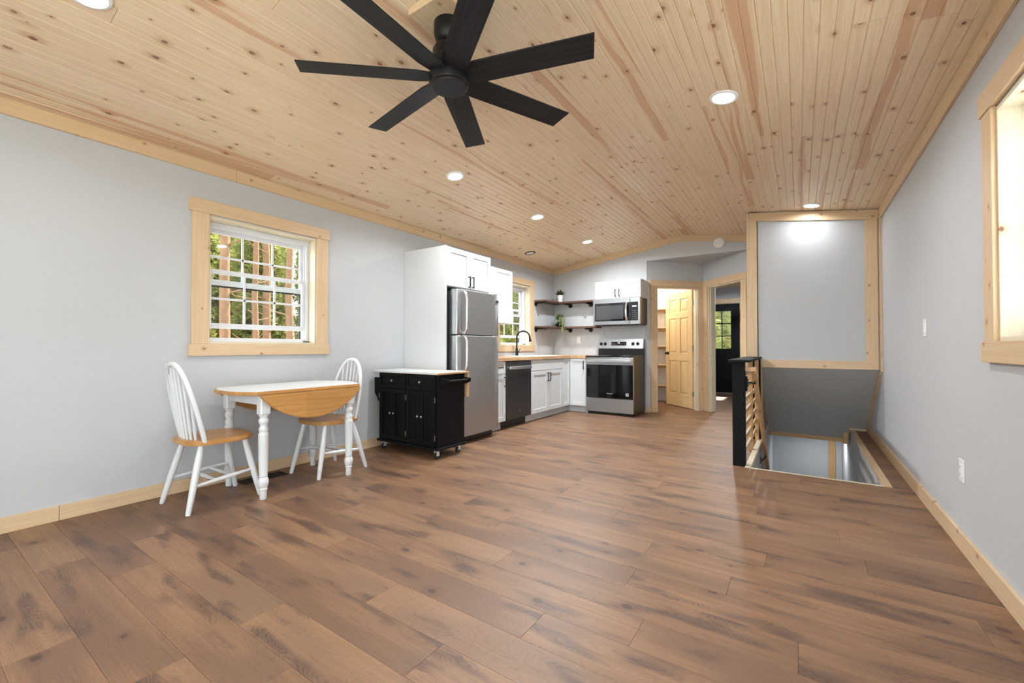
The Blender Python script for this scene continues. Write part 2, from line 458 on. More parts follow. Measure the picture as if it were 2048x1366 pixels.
o = obj('wall_right', wall_with_holes(XR, WT, YF - WT, 11.0, -0.2, 2.75, [W3 + (WIN_Z0, WIN_Z1), W4 + (0.75, 2.06)], 'x'), 'wall_paint')
tag(o, 'light grey painted wall beside the stair opening with switch plates', 'wall', kind='structure')
ZS = 2.447; AX = -2.046; BX = -0.594; CX, CY = -1.32, 7.65; BOXX, BOXY = -0.488, 5.72
o = obj('wall_back', MB().box(XL, AX, YB, YB + WT, -0.2, 3.0).box(AX, BX, YB, YB + 0.11, ZS, 3.0).box(BX, BOXX + 0.05, YB, YB + 0.11, -0.2, 3.0), 'wall_paint')
tag(o, 'light grey painted kitchen end wall under the ceiling gable', 'wall', kind='structure')
# unseen wall behind the camera; its wide patio opening is added for daylight
FZ1 = 2.40; PX0 = -2.25; PWD_ = 0.42 - PX0
o = obj('wall_front', wall_with_holes(YF, -WT, XL, XR, -0.2, 3.0, [(PX0, 0.42, 0.06, FZ1)], 'y'), 'wall_paint')
tag(o, 'light grey painted wall with an added patio door for daylight', 'wall', kind='structure')
pd = thing('door_added', 'added unseen patio door letting daylight into the room', 'patio door', (-0.9, YF - 0.08, 0.06), kind='structure')
for i in range(5):
    x = PX0 + PWD_ * i / 4
    obj('door_stile', MB().box(max(x - 0.035, PX0), min(x + 0.035, 0.42), YF - 0.11, YF - 0.05, 0.06, FZ1), 'vinyl_white', pd, 0.003)
for z0, z1 in ((0.06, 0.13), (FZ1 - 0.07, FZ1)):
    obj('door_rail', MB().box(PX0, 0.42, YF - 0.10, YF - 0.06, z0, z1), 'vinyl_white', pd, 0.003)
for i in range(4):
    x = PX0 + PWD_ * i / 4
    obj('pane', MB().box(x + 0.035, x + PWD_ / 4 - 0.035, YF - 0.083, YF - 0.077, 0.13, FZ1 - 0.07), 'window_glass', pd)

# alcove with two doorways at 45 degrees
def wall_frame(P, Q):
    """frame on an upright wall: local x along P->Q, local y up, local z towards the main room"""
    P = Vector(P + (0,)); Q = Vector(Q + (0,)); d = (Q - P).normalized()
    M = Matrix.Identity(4); n = d.cross(Vector((0, 0, 1)))
    for i in range(3): M[i][0] = d[i]; M[i][1] = (0, 0, 1)[i]; M[i][2] = n[i]; M[i][3] = P[i]
    return M
ML = wall_frame((AX, YB), (CX, CY)); MR = wall_frame((CX, CY), (BX, YB))
LEN = (Vector((AX, YB)) - Vector((CX, CY))).length
DL = (0.173, 0.925); DR = (0.115, 0.876); DZ = 2.035; AW = 0.115
for nm, M, D, lab in (('wall_alcove_left', ML, DL, 'grey angled wall around the pantry doorway'), ('wall_alcove_right', MR, DR, 'grey angled wall around the bedroom doorway')):
    mb = MB(M)
    mb.box(-0.0, D[0], -0.2, ZS + 0.06, -AW, 0).box(D[1], LEN, -0.2, ZS + 0.06, -AW, 0).box(D[0], D[1], DZ, ZS + 0.06, -AW, 0)
    tag(obj(nm, mb, 'wall_paint'), lab, 'wall', kind='structure')
o = obj('ceiling_alcove', MB().prism([(AX - 0.02, YB + 0.112), (BX + 0.02, YB + 0.112), (CX, CY + 0.03)], ZS, ZS + 0.05), 'wall_paint')
tag(o, 'flat grey triangular soffit over the two angled doorways', 'soffit', kind='structure')
def doorway_trim(name, M, D, left, right, lab, hx0, hx1):
    t = thing(name, lab, 'door trim', tuple(M @ Vector(((D[0] + D[1]) / 2, 0, 0))), kind='structure')
    X = M.to_3x3() @ Vector((1, 0, 0)); N = M.to_3x3() @ Vector((0, 0, 1)); U = Vector((0, 0, 1))
    def P(x, y, z): return M @ Vector((x, y, z))
    for (x0, x1) in (left, right):
        board('casing', P((x0 + x1) / 2, DZ / 2, 0.010), U, X, DZ, x1 - x0, 0.02, PINE_TRIM, t)
    board('head_casing', P((hx0 + hx1) / 2, DZ + 0.052, 0.012), X, U, hx1 - hx0, 0.104, 0.024, PINE_TRIM, t)
    for x in (D[0] + 0.009, D[1] - 0.009):
        board('jamb', P(x, DZ / 2, -AW / 2), U, N, DZ, AW + 0.004, 0.018, PINE_PALE, t)
        sx = 1 if x < (D[0] + D[1]) / 2 else -1
        board('door_stop', P(x + sx * 0.014, DZ / 2, -AW / 2 + 0.012), U, N, DZ, 0.035, 0.011, PINE_PALE, t)
    board('head_jamb', P((D[0] + D[1]) / 2, DZ - 0.009, -AW / 2), X, N, D[1] - D[0], AW + 0.004, 0.018, PINE_PALE, t)
    return t
doorway_trim('trim_1', ML, DL, (0.063, 0.173), (0.925, 1.02), 'knotty pine casing around the pantry doorway', 0.045, 1.012)
t2 = doorway_trim('trim_2', MR, DR, (0.006, 0.115), (0.876, 0.985), 'knotty pine casing around the bedroom doorway', 0.012, 1.0)
board('strike_plate', MR @ Vector((DR[0] + 0.0185, 0.93, -0.045)), (0, 0, 1), MR.to_3x3() @ Vector((0, 0, 1)), 0.055, 0.03, 0.003, 'bronze', t2, 0)

# pantry behind the left doorway
o = obj('wall_pantry', MB().box(-3.3, -1.36, 8.62, 8.70, -0.1, 2.6).box(-1.40, -1.32, 7.74, 8.62, -0.1, 2.6).box(-3.38, -3.30, 7.09, 8.70, -0.1, 2.6), 'white_drywall')
tag(o, 'white walls of the small pantry behind the pine door', 'wall', kind='structure')
o = obj('ceiling_pantry', MB().box(-3.4, -1.2, 7.09, 8.7, 2.5, 2.56), 'white_drywall'); tag(o, 'white ceiling of the pantry', 'ceiling', kind='structure')
for i, z in enumerate((0.33, 0.72, 1.08, 1.43, 1.79)):
    nth = ('lowest', 'second lowest', 'middle', 'second highest', 'highest')[i]
    t = thing('pantry_shelf', nth + ' pine shelf on the back wall of the pantry', 'shelf', (-2.5, 8.5, z), group='pantry shelves')
    bbox_board('shelf_board', -3.30, -2.03, 8.33, 8.62, z - 0.02, z, PINE_TRIM, t)
    bbox_board('shelf_cleat', -3.28, -2.05, 8.60, 8.62, z - 0.075, z - 0.02, PINE_TRIM, t)
t = thing('pantry_lamp', 'small round warm ceiling lamp inside the pantry', 'lamp', (-2.45, 7.85, 2.5))
obj('lamp_base', MB().lathe([(0.09, -0.02), (0.09, 0.0)], (-2.45, 7.85, 2.5)), 'white_plastic', t, smooth=True)
glow('warm_lens', (1.0, 0.80, 0.52), 6.0)
obj('lamp_globe', MB().lathe([(0.02, -0.085), (0.055, -0.075), (0.075, -0.05), (0.08, -0.02)], (-2.45, 7.85, 2.5)), 'warm_lens', t, smooth=True)
ld = bpy.data.lights.new('lamp_light', 'POINT'); ld.energy = 55; ld.color = (1.0, 0.85, 0.64); ld.shadow_soft_size = 0.08
lo = bpy.data.objects.new('lamp_light', ld); link(lo, t, Matrix.Translation((-2.45, 7.85, 2.38)))

# bedroom behind the right doorway
BY = 10.75; BD = (-2.015, -1.105)
o = obj('wall_bedroom_end', wall_with_holes(BY, WT, -3.74, XR, -0.2, 2.7, [(BD[0] - 0.02, BD[1] + 0.02, -0.2, 2.05)], 'y'), 'wall_paint')
tag(o, 'grey bedroom wall around the black outside door', 'wall', kind='structure')
o = obj('wall_bedroom_side', MB().box(BOXX, XR, 7.10, 7.18, -0.01, 2.6).box(-1.32, -1.30, 7.74, 8.7, -0.01, 2.6).box(-3.74, -1.30, 8.70, 8.72, -0.01, 2.6), 'wall_paint')
tag(o, 'grey bedroom walls seen through the angled doorway', 'wall', kind='structure')
o = obj('ceiling_bedroom', MB().box(-3.74, XR, 7.1, 10.75, 2.50, 2.56), 'wall_paint'); tag(o, 'flat grey ceiling of the bedroom', 'ceiling', kind='structure')
t = thing('trim_3', 'pine trim along the top of the bedroom end wall', 'trim', (-1.5, BY, 2.41), kind='structure')
bbox_board('trim_board', -3.7, XR - 0.01, BY - 0.02, BY, 2.40, 2.498, PINE_TRIM, t)
t = thing('trim_4', 'pine casing around the black outside door', 'door trim', (-1.56, BY, 0), kind='structure')
bbox_board('casing', BD[0] - 0.12, BD[0] - 0.015, BY - 0.02, BY, 0, 2.05, PINE_TRIM, t)
bbox_board('casing', BD[1] + 0.015, BD[1] + 0.12, BY - 0.02, BY, 0, 2.05, PINE_TRIM, t)
for a in (BD[0] - 0.02, BD[1] - 0.002): bbox_board('jamb', a, a + 0.022, BY - 0.002, BY + WT, 0, 2.05, PINE_TRIM, t)
bbox_board('head_jamb', BD[0], BD[1], BY - 0.002, BY + WT, 2.036, 2.052, PINE_TRIM, t)
bbox_board('head_casing', BD[0] - 0.14, BD[1] + 0.14, BY - 0.024, BY, 2.05, 2.155, PINE_TRIM, t)
bd = thing('door_2', 'black outside door with a nine pane window in the bedroom', 'door', ((BD[0] + BD[1]) / 2, BY + 0.02, 0), kind='structure')
gx0, gx1, gz0, gz1 = -1.835, -1.285, 1.02, 1.875
mb = MB().box(BD[0], gx0, BY + 0.01, BY + 0.055, 0.02, 2.04).box(gx1, BD[1], BY + 0.01, BY + 0.055, 0.02, 2.04).box(gx0, gx1, BY + 0.01, BY + 0.055, gz1, 2.04).box(gx0, gx1, BY + 0.01, BY + 0.055, 0.02, gz0)
slab = obj('door_slab', mb, 'black_paint', bd)
for x in (-1.86, -1.47):
    obj('raised_panel', MB().box(x, x + 0.28, BY - 0.004, BY + 0.012, 0.25, 0.82), 'black_paint', bd, 0.008)
obj('window_frame', MB().box(gx0 - 0.03, gx0, BY - 0.002, BY + 0.05, gz0 - 0.03, gz1 + 0.03).box(gx1, gx1 + 0.03, BY - 0.002, BY + 0.05, gz0 - 0.03, gz1 + 0.03).box(gx0, gx1, BY - 0.002, BY + 0.05, gz1, gz1 + 0.03).box(gx0, gx1, BY - 0.002, BY + 0.05, gz0 - 0.03, gz0), 'black_paint', bd)
for i in range(3):
    for j in range(3):
        obj('pane', MB().box(gx0 + i * 0.1833, gx0 + (i + 1) * 0.1833, BY + 0.028, BY + 0.032, gz0 + j * 0.285, gz0 + (j + 1) * 0.285), 'window_glass', bd)
for i in (1, 2):
    obj('muntin', MB().box(gx0 + i * 0.1833 - 0.01, gx0 + i * 0.1833 + 0.01, BY + 0.0, BY + 0.05, gz0, gz1), 'black_paint', bd)
    obj('muntin', MB().box(gx0, gx1, BY + 0.0, BY + 0.05, gz0 + i * 0.285 - 0.01, gz0 + i * 0.285 + 0.01), 'black_paint', bd)
obj('threshold', MB().box(BD[0], BD[1], BY - 0.01, BY + 0.10, 0.0, 0.022), 'pewter', bd)
obj('door_knob', MB().tube([(-1.94, BY + 0.01, 0.95), (-1.94, BY - 0.03, 0.95), (-1.94, BY - 0.065, 0.95)], [0.012, 0.022, 0.02], 12), 'bronze', bd, smooth=True)

# six panel pine door, open into the pantry
hinge = ML @ Vector((DL[1] - 0.02, 0, -AW - 0.005)); nrm = -(ML.to_3x3() @ Vector((0, 0, 1)))
ang = math.atan2(nrm.y, nrm.x) + R(3)
dn = thing('door_1', 'unfinished six panel pine door standing open into the pantry', 'door', (hinge.x, hinge.y, 0.012), ang, kind='structure')
DW, DH, DT = 0.745, 2.005, 0.035
st, ms = 0.105, 0.095
rails = [(0, 0.22), (0.80, 0.93), (1.55, 1.66), (1.885, DH)]
mb = MB()
for x0 in (0, DW - st): board('stile', (x0 + st / 2, 0, DH / 2), (0, 0, 1), (1, 0, 0), DH, st, DT, PINE_DOOR, dn, 0.002, world=False)
for z0, z1 in rails: board('rail', (DW / 2, 0, (z0 + z1) / 2), (1, 0, 0), (0, 0, 1), DW - 2 * st, z1 - z0, DT, PINE_DOOR, dn, 0.002, world=False)
for (z0, z1) in ((0.22, 0.80), (0.93, 1.55), (1.66, 1.885)):
    board('mullion', (DW / 2, 0, (z0 + z1) / 2), (0, 0, 1), (1, 0, 0), z1 - z0, ms, DT, PINE_DOOR, dn, 0.002, world=False)
    for x0, x1 in ((st, DW / 2 - ms / 2), (DW / 2 + ms / 2, DW - st)):
        cx, cz = (x0 + x1) / 2, (z0 + z1) / 2; pw, ph = x1 - x0, z1 - z0
        pm = MB().box(-pw / 2, pw / 2, -ph / 2, ph / 2, -0.006, 0.006)
        for sg in (1, -1):
            a = 0.018; b_ = 0.045
            pm.add([(-pw / 2 + a, -ph / 2 + a, sg * 0.006), (pw / 2 - a, -ph / 2 + a, sg * 0.006), (pw / 2 - a, ph / 2 - a, sg * 0.006), (-pw / 2 + a, ph / 2 - a, sg * 0.006),
                    (-pw / 2 + b_, -ph / 2 + b_, sg * 0.014), (pw / 2 - b_, -ph / 2 + b_, sg * 0.014), (pw / 2 - b_, ph / 2 - b_, sg * 0.014), (-pw / 2 + b_, ph / 2 - b_, sg * 0.014)],
                   [(0, 1, 5, 4), (1, 2, 6, 5), (2, 3, 7, 6), (3, 0, 4, 7), (4, 5, 6, 7)])
        obj('door_panel', pm, PINE_DOOR, dn, M=frame((cx, 0, cz), (0, 0, 1), (1, 0, 0)), world=False)
for sg in (1, -1):
    obj('door_knob', MB().tube([(DW - 0.06, sg * 0.017, 0.93), (DW - 0.06, sg * 0.022, 0.93), (DW - 0.06, sg * 0.023, 0.93), (DW - 0.06, sg * 0.045, 0.93), (DW - 0.06, sg * 0.05, 0.93), (DW - 0.06, sg * 0.062, 0.93), (DW - 0.06, sg * 0.072, 0.93)],
        [0.03, 0.03, 0.011, 0.011, 0.022, 0.027, 0.018], 16), 'bronze', dn, smooth=True, world=False, label='dark bronze knob')
for z in (0.25, 1.02, 1.78):
    obj('hinge', MB().box(-0.014, 0.003, -0.022, 0.019, z - 0.045, z + 0.045).tube([(-0.008, -0.022, z - 0.047), (-0.008, -0.022, z + 0.047)], 0.007, 10), 'pewter', dn, world=False)

# ------------------------------------------------------------------ boxed bulkhead over the stairs
o = obj('wall_stair_bulkhead', MB().box(BOXX, XR, BOXY, BOXY + 0.09, 0.82, 2.75).box(BOXX, BOXX + 0.09, BOXY, YB + 0.2, -0.0, 2.75), 'wall_paint')
tag(o, 'pale grey boxed bulkhead hanging over the stair opening', 'wall', kind='structure')
SS = 0.82 / 1.18
def soff(y): return 0.82 - SS * (y - 5.74)
mb = MB().prism([(5.73, soff(5.73)), (7.16, soff(7.16)), (7.16, soff(7.16) + 0.09), (5.73, soff(5.73) + 0.13)], OX0, OX1 - 0.02, 'x')
mb.prism([(5.73, soff(5.73)), (6.92, soff(6.92)), (6.92, soff(6.92) + 0.09), (5.73, soff(5.73) + 0.13)], OX1 - 0.02, XR, 'x')
mb.prism([(5.73, soff(5.73)), (6.92, soff(6.92)), (6.92, soff(6.92) + 0.09), (5.73, soff(5.73) + 0.13)], BOXX, OX0, 'x')
o = obj('ceiling_stair', mb, 'wall_paint'); tag(o, 'sloping grey soffit over the stairs below the bulkhead', 'soffit', kind='structure')
t = thing('trim_5', 'knotty pine boards framing the bulkhead face over the stairs', 'trim', (0.1, BOXY, 0.85), kind='structure')
zt = lambda x: ceil_z(x) - 0.004
tw = 0.096
x0, x1 = BOXX, XR - 0.016
L = math.hypot(x1 - x0, SL * (x1 - x0))
board('top_trim', ((x0 + x1) / 2, BOXY - 0.012, (zt(x0) + zt(x1)) / 2 - tw / 2 - 0.008), (1, 0, -SL), (0, 0, 1), L, tw, 0.022, PINE_TRIM, t)
bbox_board('corner_trim', BOXX - 0.002, BOXX + 0.082, BOXY - 0.021, BOXY - 0.001, 0.905, zt(BOXX + 0.08) - tw, PINE_TRIM, t)
bbox_board('corner_trim', BOXX - 0.022, BOXX, BOXY - 0.021, BOXY + 0.09, 0.91, zt(BOXX) - 0.01, PINE_TRIM, t)
bbox_board('side_trim', 0.568, 0.668, BOXY - 0.021, BOXY - 0.001, 0.905, zt(0.66) - tw, PINE_TRIM, t)
bbox_board('wall_trim', XR - 0.018, XR, BOXY - 0.058, BOXY - 0.001, 0.80, ceil_z(XR) - 0.10, PINE_TRIM, t)
bbox_board('bottom_trim', BOXX + 0.07, XR - 0.028, BOXY - 0.021, BOXY - 0.001, 0.818, 0.905, PINE_TRIM, t)
bbox_board('corner_post', BOXX + 0.07, BOXX + 0.125, BOXY - 0.018, BOXY + 0.03, -0.15, 0.816, PINE_TRIM, t)
sd = Vector((0, 1, -SS)).normalized(); nd = Vector((0, SS, 1)).normalized()
def slope_board(nm, x, ya, yb, W, T, off):
    c = Vector((x, (ya + yb) / 2, soff((ya + yb) / 2))) - nd * off
    return board(nm, c, sd, (nd if W else (1, 0, 0)), (Vector((0, yb, soff(yb))) - Vector((0, ya, soff(ya)))).length, 0.05, 0.02, PINE_TRIM, t)
board('slope_trim', Vector((XR - 0.011, 6.31, soff(6.31))) - nd * 0.022, sd, nd, 1.34, 0.05, 0.022, PINE_TRIM, t)
board('slope_trim', Vector((OX0 + 0.012, 6.42, soff(6.42))) - nd * 0.02, sd, nd, 1.52, 0.045, 0.02, PINE_TRIM, t)
bbox_board('soffit_end_trim', OX0 + 0.02, OX1 - 0.075, 7.135, 7.165, soff(7.16) - 0.035, soff(7.16) + 0.022, PINE_RAIL, t)
bbox_board('soffit_corner_block', OX1 - 0.085, OX1 - 0.035, 7.0, 7.10, -0.20, -0.005, PINE_RAIL, t)
bbox_board('sill_trim', OX1 - 0.03, XR - 0.015, 6.885, 6.905, 0.0, 0.025, PINE_TRIM, t)

# stairwell below the floor
for nm, bx_, lab in (('wall_stairwell_left', (OX0 - 0.09, OX0 + 0.012, OY0 - 0.03, 9.2, -2.6, -0.031), 'grey stairwell wall under the black railing'), ('wall_stairwell_right', (OX1 - 0.012, OX1 + 0.09, OY0 - 0.03, 9.2, -2.6, -0.031), 'grey stairwell wall under the narrow floor strip'),
                     ('wall_stairwell_back', (OX0 - 0.09, OX1 + 0.09, 8.45, 8.55, -2.6, -0.2), 'grey wall at the foot of the stairs'), ('wall_stairwell_front', (OX0 - 0.09, OX1 + 0.09, OY0 - 0.10, OY0 + 0.003, -2.6, -0.121), 'grey stairwell wall below the top step')):
    tag(obj(nm, MB().box(*bx_), 'wall_paint'), lab, 'wall', kind='structure')
o = obj('floor_basement', MB().box(-1.0, 1.2, 4.0, 9.2, -2.65, -2.55), 'toe_kick_grey'); tag(o, 'grey basement floor at the foot of the stairs', 'floor', kind='structure')
t = thing('trim_6', 'pale pine edging around the stair opening', 'trim', (0.08, OY0, -0.01), kind='structure')
bbox_board('edge_board', OX0 - 0.012, OX0 + 0.034, OY0 - 0.004, 6.95, -0.03, 0.006, PINE_PALE, t)
bbox_board('edge_board', OX1 - 0.026, OX1 + 0.022, OY0 - 0.004, 6.90, -0.03, 0.008, PINE_TRIM, t)
bbox_board('edge_board', OX0 + 0.034, OX1 - 0.026, OY0 - 0.006, OY0 + 0.012, -0.12, 0.004, PINE_PALE, t)
t = thing('trim_7', 'pine casing board on the lower stairwell wall', 'trim', (0.4, 8.44, -1.5), kind='structure')
bbox_board('casing', 0.365, 0.455, 8.43, 8.45, -2.5, -0.22, PINE_RAIL, t)
stair = thing('staircase', 'wooden stair treads going down below the bulkhead', 'stairs', (0.08, 4.3, -0.2))
for i in range(12):
    y0 = OY0 + 0.03 + i * 0.272; z = -0.19 * (i + 1)
    bbox_board('tread', OX0 + 0.014, OX1 - 0.014, y0 - 0.02, y0 + 0.275, z - 0.03, z, PINE_RAIL, stair)
    bbox_board('riser', OX0 + 0.014, OX1 - 0.014, y0 - 0.001, y0 + 0.015, z - 0.03 if i else z, z + 0.16, 'white_enamel', stair)

# ------------------------------------------------------------------ CEILING boards
th = math.atan(SL); cw = 1 / math.cos(th)
ceil = obj('ceiling', MB().prism([(XL - 0.1, ceil_z(XL - 0.1) + 0.022), (RX, RZ + 0.022), (XR + 0.1, ceil_z(XR + 0.1) + 0.022), (XR + 0.1, 3.1), (XL - 0.1, 3.1)], YF - 0.1, YB + 0.1, 'y'), 'black_paint')
tag(ceil, 'knotty pine tongue and groove ceiling with a low ridge', 'ceiling', kind='structure')
BWD = 0.1245
def ceiling_board_mesh(L, W):
    h = W / 2; g = 0.0042; d = 0.0045
    prof = [(-h, d), (-h + g, 0), (-g * 0.8, 0), (0, d * 0.8), (g * 0.8, 0), (h - g, 0), (h, d), (h, 0.018), (-h, 0.018)] if W > 0.09 else [(-h, d), (-h + g, 0), (h - g, 0), (h, d), (h, 0.018), (-h, 0.018)]
    m = MB().prism(prof, -L / 2 + 0.0008, L / 2 - 0.0008, 'y').mesh('ceiling_board'); m.materials.append(PINE)
    return m
rs = random.Random(5)
for side in (-1, 1):
    end = XL if side < 0 else XR
    tot = abs(end - RX) * cw; s = 0.0
    wd = Vector((side, 0, -SL)).normalized()
    while s < tot - 0.004:
        W = min(BWD, tot - s)
        yy = YF - rs.uniform(0, 2.2)
        while yy < YB:
            Lb = rs.choice((1.83, 2.44, 3.05, 3.66)); a, b2 = max(yy, YF), min(yy + Lb, YB)
            if b2 - a > 0.03:
                c = Vector((RX, (a + b2) / 2, RZ)) + wd * (s + W / 2)
                o = bpy.data.objects.new('ceiling_board', ceiling_board_mesh(b2 - a, W)); col.objects.link(o); o.parent = ceil
                x = wd if side > 0 else -wd
                o.matrix_basis = frame(c, (0, 1, 0), x)
            yy += Lb
        s += W
# trim where the walls meet the ceiling
def run_trim(name, label, pieces):
    t = thing(name, label, 'trim', pieces[0][0], kind='structure')
    for c, ld_, wd_, L, W, T in pieces: board('trim_board', c, ld_, wd_, L, W, T, PINE_TRIM, t)
    return t
ps = []
for y0, y1 in ((YF, 1.58), (1.582, 3.9), (3.902, YB)):
    ps.append(((XL + 0.010, (y0 + y1) / 2, ceil_z(XL) - 0.046), (0, 1, 0), (0, 0, 1), y1 - y0, 0.092, 0.02))
run_trim('trim_8', 'pine trim board along the top of the left wall', ps)
ps = [((XR - 0.009, (y0 + y1) / 2, ceil_z(XR) - 0.056), (0, 1, 0), (0, 0, 1), y1 - y0, 0.108, 0.018) for y0, y1 in ((YF, 2.1), (2.102, BOXY - 0.024))]
run_trim('trim_9', 'pine trim board along the top of the right wall', ps)
ps = []
for x0, x1 in ((XL + 0.02, RX), (RX, BOXX)):
    ps.append((((x0 + x1) / 2, YB - 0.010, (ceil_z(x0) + ceil_z(x1)) / 2 - 0.048), (1, 0, (ceil_z(x1) - ceil_z(x0)) / (x1 - x0)), (0, 0, 1), math.hypot(x1 - x0, ceil_z(x1) - ceil_z(x0)), 0.094, 0.02))
run_trim('trim_10', 'pine trim boards following the gable of the kitchen end wall', ps)

# baseboards
def baseboard(name, label, segs):
    t = thing(name, label, 'baseboard', (segs[0][0], segs[0][2], 0), kind='structure')
    for s_ in segs: bbox_board('baseboard_board', *s_, PINE_TRIM, t)
baseboard('baseboard_left', 'knotty pine baseboard along the left wall', [(XL, XL + 0.016, YF, 0.62, 0, 0.09), (XL, XL + 0.016, 0.622, 3.34, 0, 0.09)])
baseboard('baseboard_right', 'pine baseboard along the right wall beside the stairs', [(XR - 0.016, XR, YF, 3.1, 0, 0.094), (XR - 0.016, XR, 3.102, 6.89, 0, 0.094)])
baseboard('baseboard_back', 'short pine baseboard between the range and the pantry doorway', [(-2.055, AX + 0.002, YB - 0.016, YB, 0, 0.09)])
bd_ = board('baseboard_board', ML @ Vector((0.033, 0.045, 0.008)), ML.to_3x3() @ Vector((1, 0, 0)), (0, 0, 1), 0.062, 0.09, 0.016, PINE_TRIM, [q for q in bpy.data.objects if q.name == 'baseboard_back'][0])

# ------------------------------------------------------------------ WINDOWS (double hung, lower sash raised a little)
def window(name, label, X, sgn, ys, raise_=0.075):
    """X: wall face, sgn: +1 when the outside lies towards -x"""
    y0, y1 = ys; z0, z1 = WIN_Z0, WIN_Z1
    t = thing(name, label, 'window', (X, (y0 + y1) / 2, z0), kind='structure')
    def xx(d): return X - sgn * d              # d metres towards the outside
    def bx(nm, d0, d1, a0, a1, b0, b1, mat, par=t, bev=0.002):
        return obj(nm, MB().box(xx(d0), xx(d1), a0, a1, b0, b1), mat, par, bev)
    def bb(nm, d0, d1, a0, a1, b0, b1, mat=PINE_TRIM):
        q = sorted((xx(d0), xx(d1))); return bbox_board(nm, q[0], q[1], a0, a1, b0, b1, mat, t)
    bb('casing', -0.02, 0, y0 - 0.105, y0 + 0.006, z0 - 0.002, z1 + 0.008)
    bb('casing', -0.02, 0, y1 - 0.006, y1 + 0.105, z0 - 0.002, z1 + 0.008)
    bb('head_casing', -0.026, 0, y0 - 0.122, y1 + 0.122, z1 + 0.008, z1 + 0.106)
    bb('apron', -0.026, 0, y0 - 0.122, y1 + 0.122, z0 - 0.092, z0 - 0.002)
    D = 0.14
    bb('jamb_extension', -0.003, 0.10, y0, y0 + 0.018, z0, z1, PINE_PALE); bb('jamb_extension', -0.003, 0.10, y1 - 0.018, y1, z0, z1, PINE_PALE)
    bb('head_extension', -0.003, 0.10, y0 + 0.018, y1 - 0.018, z1 - 0.018, z1, PINE_PALE); bb('sill', -0.003, 0.10, y0 + 0.018, y1 - 0.018, z0 - 0.002, z0 + 0.016, PINE_PALE)
    f0, f1, g0, g1 = y0 + 0.018, y1 - 0.018, z0 + 0.016, z1 - 0.018
    fw = 0.026
    for a in ((f0, f0 + fw, g0, g1), (f1 - fw, f1, g0, g1)): bx('side_frame', D - 0.045, D + 0.06, *a, 'vinyl_white')
    bx('head_frame', D - 0.045, D + 0.06, f0 + fw, f1 - fw, g1 - 0.042, g1, 'vinyl_white')
    bx('bottom_frame', D - 0.045, D + 0.06, f0 + fw, f1 - fw, g0, g0 + 0.032, 'vinyl_white')
    bx('track', D - 0.02, D - 0.012, f0 + fw, f0 + fw + 0.008, g0, g1, 'vinyl_white'); bx('track', D - 0.02, D - 0.012, f1 - fw - 0.008, f1 - fw, g0, g1, 'vinyl_white')
    s0, s1 = f0 + fw, f1 - fw; mid = (g0 + g1) / 2; r = 0.028
    def sash(nm, d, b0, b1):
        s = bx(nm, d, d + 0.028, s0, s0 + r, b0, b1, 'vinyl_white')
        s_sub = lambda n_, *a, mat='vinyl_white', dd=(0, 0.028): obj(n_, MB().box(xx(d + dd[0]), xx(d + dd[1]), *a), mat, s, 0.002 if mat == 'vinyl_white' else 0)
        s_sub('stile', s1 - r, s1, b0, b1)
        s_sub('rail', s0 + r, s1 - r, b0, b0 + 0.042); s_sub('rail', s0 + r, s1 - r, b1 - 0.034, b1)
        a0, a1, c0, c1 = s0 + r, s1 - r, b0 + 0.042, b1 - 0.034
        for i in (1, 2):
            yy = a0 + (a1 - a0) * i / 3; s_sub('muntin', yy - 0.009, yy + 0.009, c0, c1, dd=(0.009, 0.019))
        zz = (c0 + c1) / 2; s_sub('muntin', a0, a1, zz - 0.009, zz + 0.009, dd=(0.009, 0.019))
        for i in range(3):
            for j in range(2):
                s_sub('pane', a0 + (a1 - a0) * i / 3, a0 + (a1 - a0) * (i + 1) / 3, c0 + (zz - c0) * j, c0 + (zz - c0) * (j + 1), mat='window_glass', dd=(0.013, 0.015))
        return s
    sash('upper_sash', D + 0.012, mid - 0.015, g1 - 0.040)
    sash('lower_sash', D - 0.026, g0 + 0.032 + raise_, mid + 0.03 + raise_)
    # dark half screen frame on the outside
    for a in ((s0, s0 + 0.016, g0 + 0.03, mid), (s1 - 0.016, s1, g0 + 0.03, mid), (s0, s1, mid - 0.028, mid - 0.005)): bx('screen_frame', D + 0.046, D + 0.054, *a, 'screen_black', bev=0)
    bx('sash_latch', D - 0.055, D - 0.046, s1 - 0.03, s1 + 0.04, g0 + 0.004, g0 + 0.012, 'black_metal')
    return t
window('window_1', 'pine cased sash window with six panes in each sash above the dining table', XL, 1, W1)
window('window_2', 'pine cased sash window behind the kitchen faucet', XL, 1, W2, 0.075)
t = thing('window_added', 'added unseen wide window in the right wall for more daylight', 'window', (XR, -0.6, 0.75), kind='structure')  # out of view, added to light the left wall and ceiling
for a in ((W4[0], W4[0] + 0.05, 0.75, 2.06), (W4[1] - 0.05, W4[1], 0.75, 2.06), ((W4[0] + W4[1]) / 2 - 0.03, (W4[0] + W4[1]) / 2 + 0.03, 0.80, 2.01), (W4[0] + 0.05, W4[1] - 0.05, 0.75, 0.80), (W4[0] + 0.05, W4[1] - 0.05, 2.01, 2.06)):
    obj('frame', MB().box(XR + 0.06, XR + 0.13, *a), 'vinyl_white', t, 0.003)
for a in ((W4[0] + 0.05, -0.63), (-0.57, W4[1] - 0.05)): obj('pane', MB().box(XR + 0.092, XR + 0.098, *a, 0.80, 2.01), 'window_glass', t)
for a in ((W4[0] - 0.10, W4[0] + 0.006, 0.748, 2.066), (W4[1] - 0.006, W4[1] + 0.10, 0.748, 2.066)): bbox_board('casing', XR - 0.02, XR, *a, PINE_TRIM, t)
